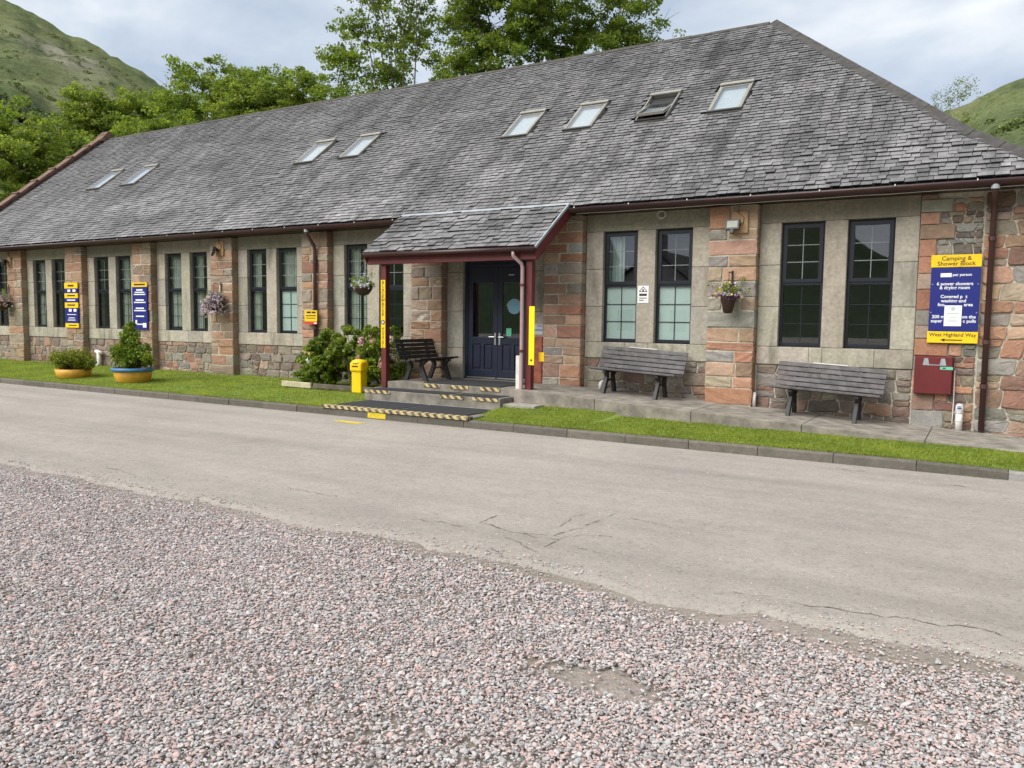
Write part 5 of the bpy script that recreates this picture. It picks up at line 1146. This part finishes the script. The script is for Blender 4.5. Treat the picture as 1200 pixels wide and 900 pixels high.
# ------------------------------------------------------------------ loose gravel
def gravel_points():
    c = .0138; xs = np.arange(-11.5, 4.6, c); ys = np.arange(-13.4, -8.2, c); gx, gy = np.meshgrid(xs, ys); gx = gx.ravel(); gy = gy.ravel()
    # leave out what is far behind the frame edge
    gx = gx+rng.uniform(-.5, .5, gx.size)*c; gy = gy+rng.uniform(-.5, .5, gy.size)*c
    ex = np.linspace(-14, 7, 900); ev = np.array([road_edge(v) for v in ex]); ed = np.interp(gx, ex, ev)
    def pn(sc, s_): 
        o = np.zeros(gx.size)
        for k, (fx, fy, ph) in enumerate([(1, .6, .3), (-.7, 1.1, 1.9), (1.7, -1.3, 4.1), (.4, 2.3, 2.2), (2.9, 1.9, 5.3)]): o += np.sin(gx*fx*sc+gy*fy*sc+ph+s_)/(1+.5*k)
        return o/2.6
    dist = ed-gy
    dens = np.clip((dist+.12)/.75, 0, 1)**1.1*.90+.08
    dens *= np.clip(1.10+.40*pn(2.1, 0)+.28*pn(6, 2), 0, 1)
    for yt in (-9.55, -11.1): dens *= 1-.38*np.exp(-((gy-yt-.18*pn(.7, yt))/.16)**2)*np.clip(.7+.7*pn(1.3, 3), 0, 1)
    for (u, v, ru, rv, k) in ((705, 795, .40, .16, .9), (360, 607, .75, .17, .9), (745, 690, .7, .16, .9), (860, 720, .7, .12, .8), (1000, 760, .5, .1, .5), (1130, 775, .5, .1, .6), (640, 780, .3, .1, .5), (1020, 850, .15, .08, .5)):
        p = onz(u, v, ROAD_Z); q = ((gx-p[0])/ru)**2+((gy-p[1])/rv)**2+.5*pn(11, u); dens *= 1-k*np.clip(1.35-q, 0, 1)
    keep = (rng.random(gx.size) < dens) & (dist > -.10)
    keep |= (dist <= -.10) & (dist > -.75) & (rng.random(gx.size) < .05*np.exp(dist*5)*(1+.8*pn(5, 1)))
    X, Y_, D = gx[keep], gy[keep], dist[keep]
    Z = np.where(D < .04, ROAD_Z+.002, -.240+.008*rng.random(X.size)+.006*np.clip(D, 0, 1))
    sc = np.clip(rng.lognormal(-.05, .36, X.size), .35, 2.1)*.0078
    sc = np.where(D < .25, sc*.72, sc)
    # a second loose layer
    k2 = (rng.random(X.size) < .30) & (D > .4)
    X2, Y2 = X[k2]+rng.uniform(-.01, .01, k2.sum()), Y_[k2]+rng.uniform(-.01, .01, k2.sum()); Z2 = Z[k2]+.011
    # grit strewn over the road
    m3 = 2600; X3 = rng.uniform(-16, 5, m3); Y3 = -3.5-5.2*rng.beta(1.6, .9, m3); Z3 = np.full(m3, ROAD_Z+.002); s3 = rng.uniform(.0025, .0065, m3)
    X2 = np.concatenate([X2, X3]); Y2 = np.concatenate([Y2, Y3]); Z2 = np.concatenate([Z2, Z3]); k3 = np.concatenate([sc[k2]*rng.uniform(.7, 1.2, k2.sum()), s3])
    return np.concatenate([X, X2]), np.concatenate([Y_, Y2]), np.concatenate([Z, Z2]), np.concatenate([sc, k3])
X, Y_, Z, SC = gravel_points(); n = len(X)
me = bpy.data.meshes.new('gravel'); me.vertices.add(n); me.vertices.foreach_set('co', np.stack([X, Y_, Z], 1).astype(np.float32).ravel())
a = me.attributes.new('rnd', 'FLOAT', 'POINT'); a.data.foreach_set('value', rng.random(n).astype(np.float32))
a = me.attributes.new('sc', 'FLOAT', 'POINT'); a.data.foreach_set('value', SC.astype(np.float32)); me.update()
gv = obj('gravel', me); tag(gv, 'loose pink and grey stone chippings covering the yard', 'gravel', kind='stuff'); me.materials.append(M['gravel'])
ng = bpy.data.node_groups.new('gravel_scatter', 'GeometryNodeTree'); ng.interface.new_socket('Geometry', in_out='INPUT', socket_type='NodeSocketGeometry'); ng.interface.new_socket('Geometry', in_out='OUTPUT', socket_type='NodeSocketGeometry')
G = ng.nodes.new; GL = ng.links.new; gi = G('NodeGroupInput'); go = G('NodeGroupOutput'); join = G('GeometryNodeJoinGeometry')
for k in range(7):
    ic = G('GeometryNodeMeshIcoSphere'); ic.inputs['Subdivisions'].default_value = 1 if k % 2 else 2; ic.inputs['Radius'].default_value = 1
    nz = G('ShaderNodeTexNoise'); nz.noise_dimensions = '4D'; nz.inputs['W'].default_value = k*7.3; nz.inputs['Scale'].default_value = .8; nz.inputs['Detail'].default_value = 1
    sub = G('ShaderNodeVectorMath'); sub.operation = 'SUBTRACT'; sub.inputs[1].default_value = (.5, .5, .5); GL(nz.outputs['Color'], sub.inputs[0])
    ml = G('ShaderNodeVectorMath'); ml.operation = 'SCALE'; ml.inputs[3].default_value = 1.7; GL(sub.outputs[0], ml.inputs[0])
    sp = G('GeometryNodeSetPosition'); GL(ic.outputs['Mesh'], sp.inputs['Geometry']); GL(ml.outputs[0], sp.inputs['Offset'])
    tr = G('GeometryNodeTransform'); tr.inputs['Scale'].default_value = (1.15, .66+.09*(k % 4), .40+.06*(k % 3)); GL(sp.outputs[0], tr.inputs[0])
    sm_ = G('GeometryNodeSetMaterial'); sm_.inputs['Material'].default_value = M['gravel']; GL(tr.outputs[0], sm_.inputs[0])
    gti = G('GeometryNodeGeometryToInstance'); GL(sm_.outputs[0], gti.inputs[0]); GL(gti.outputs[0], join.inputs[0])
iop = G('GeometryNodeInstanceOnPoints'); iop.inputs['Pick Instance'].default_value = True; GL(gi.outputs[0], iop.inputs['Points']); GL(join.outputs[0], iop.inputs['Instance'])
rv = G('FunctionNodeRandomValue'); rv.data_type = 'FLOAT_VECTOR'; rv.inputs[0].default_value = (-.4, -.4, 0); rv.inputs[1].default_value = (.4, .4, 6.28); GL(rv.outputs[0], iop.inputs['Rotation'])
na_ = G('GeometryNodeInputNamedAttribute'); na_.data_type = 'FLOAT'; na_.inputs['Name'].default_value = 'sc'; GL(na_.outputs[0], iop.inputs['Scale'])
GL(iop.outputs[0], go.inputs[0]); md = gv.modifiers.new('scatter', 'NODES'); md.node_group = ng
print('gravel stones', n)
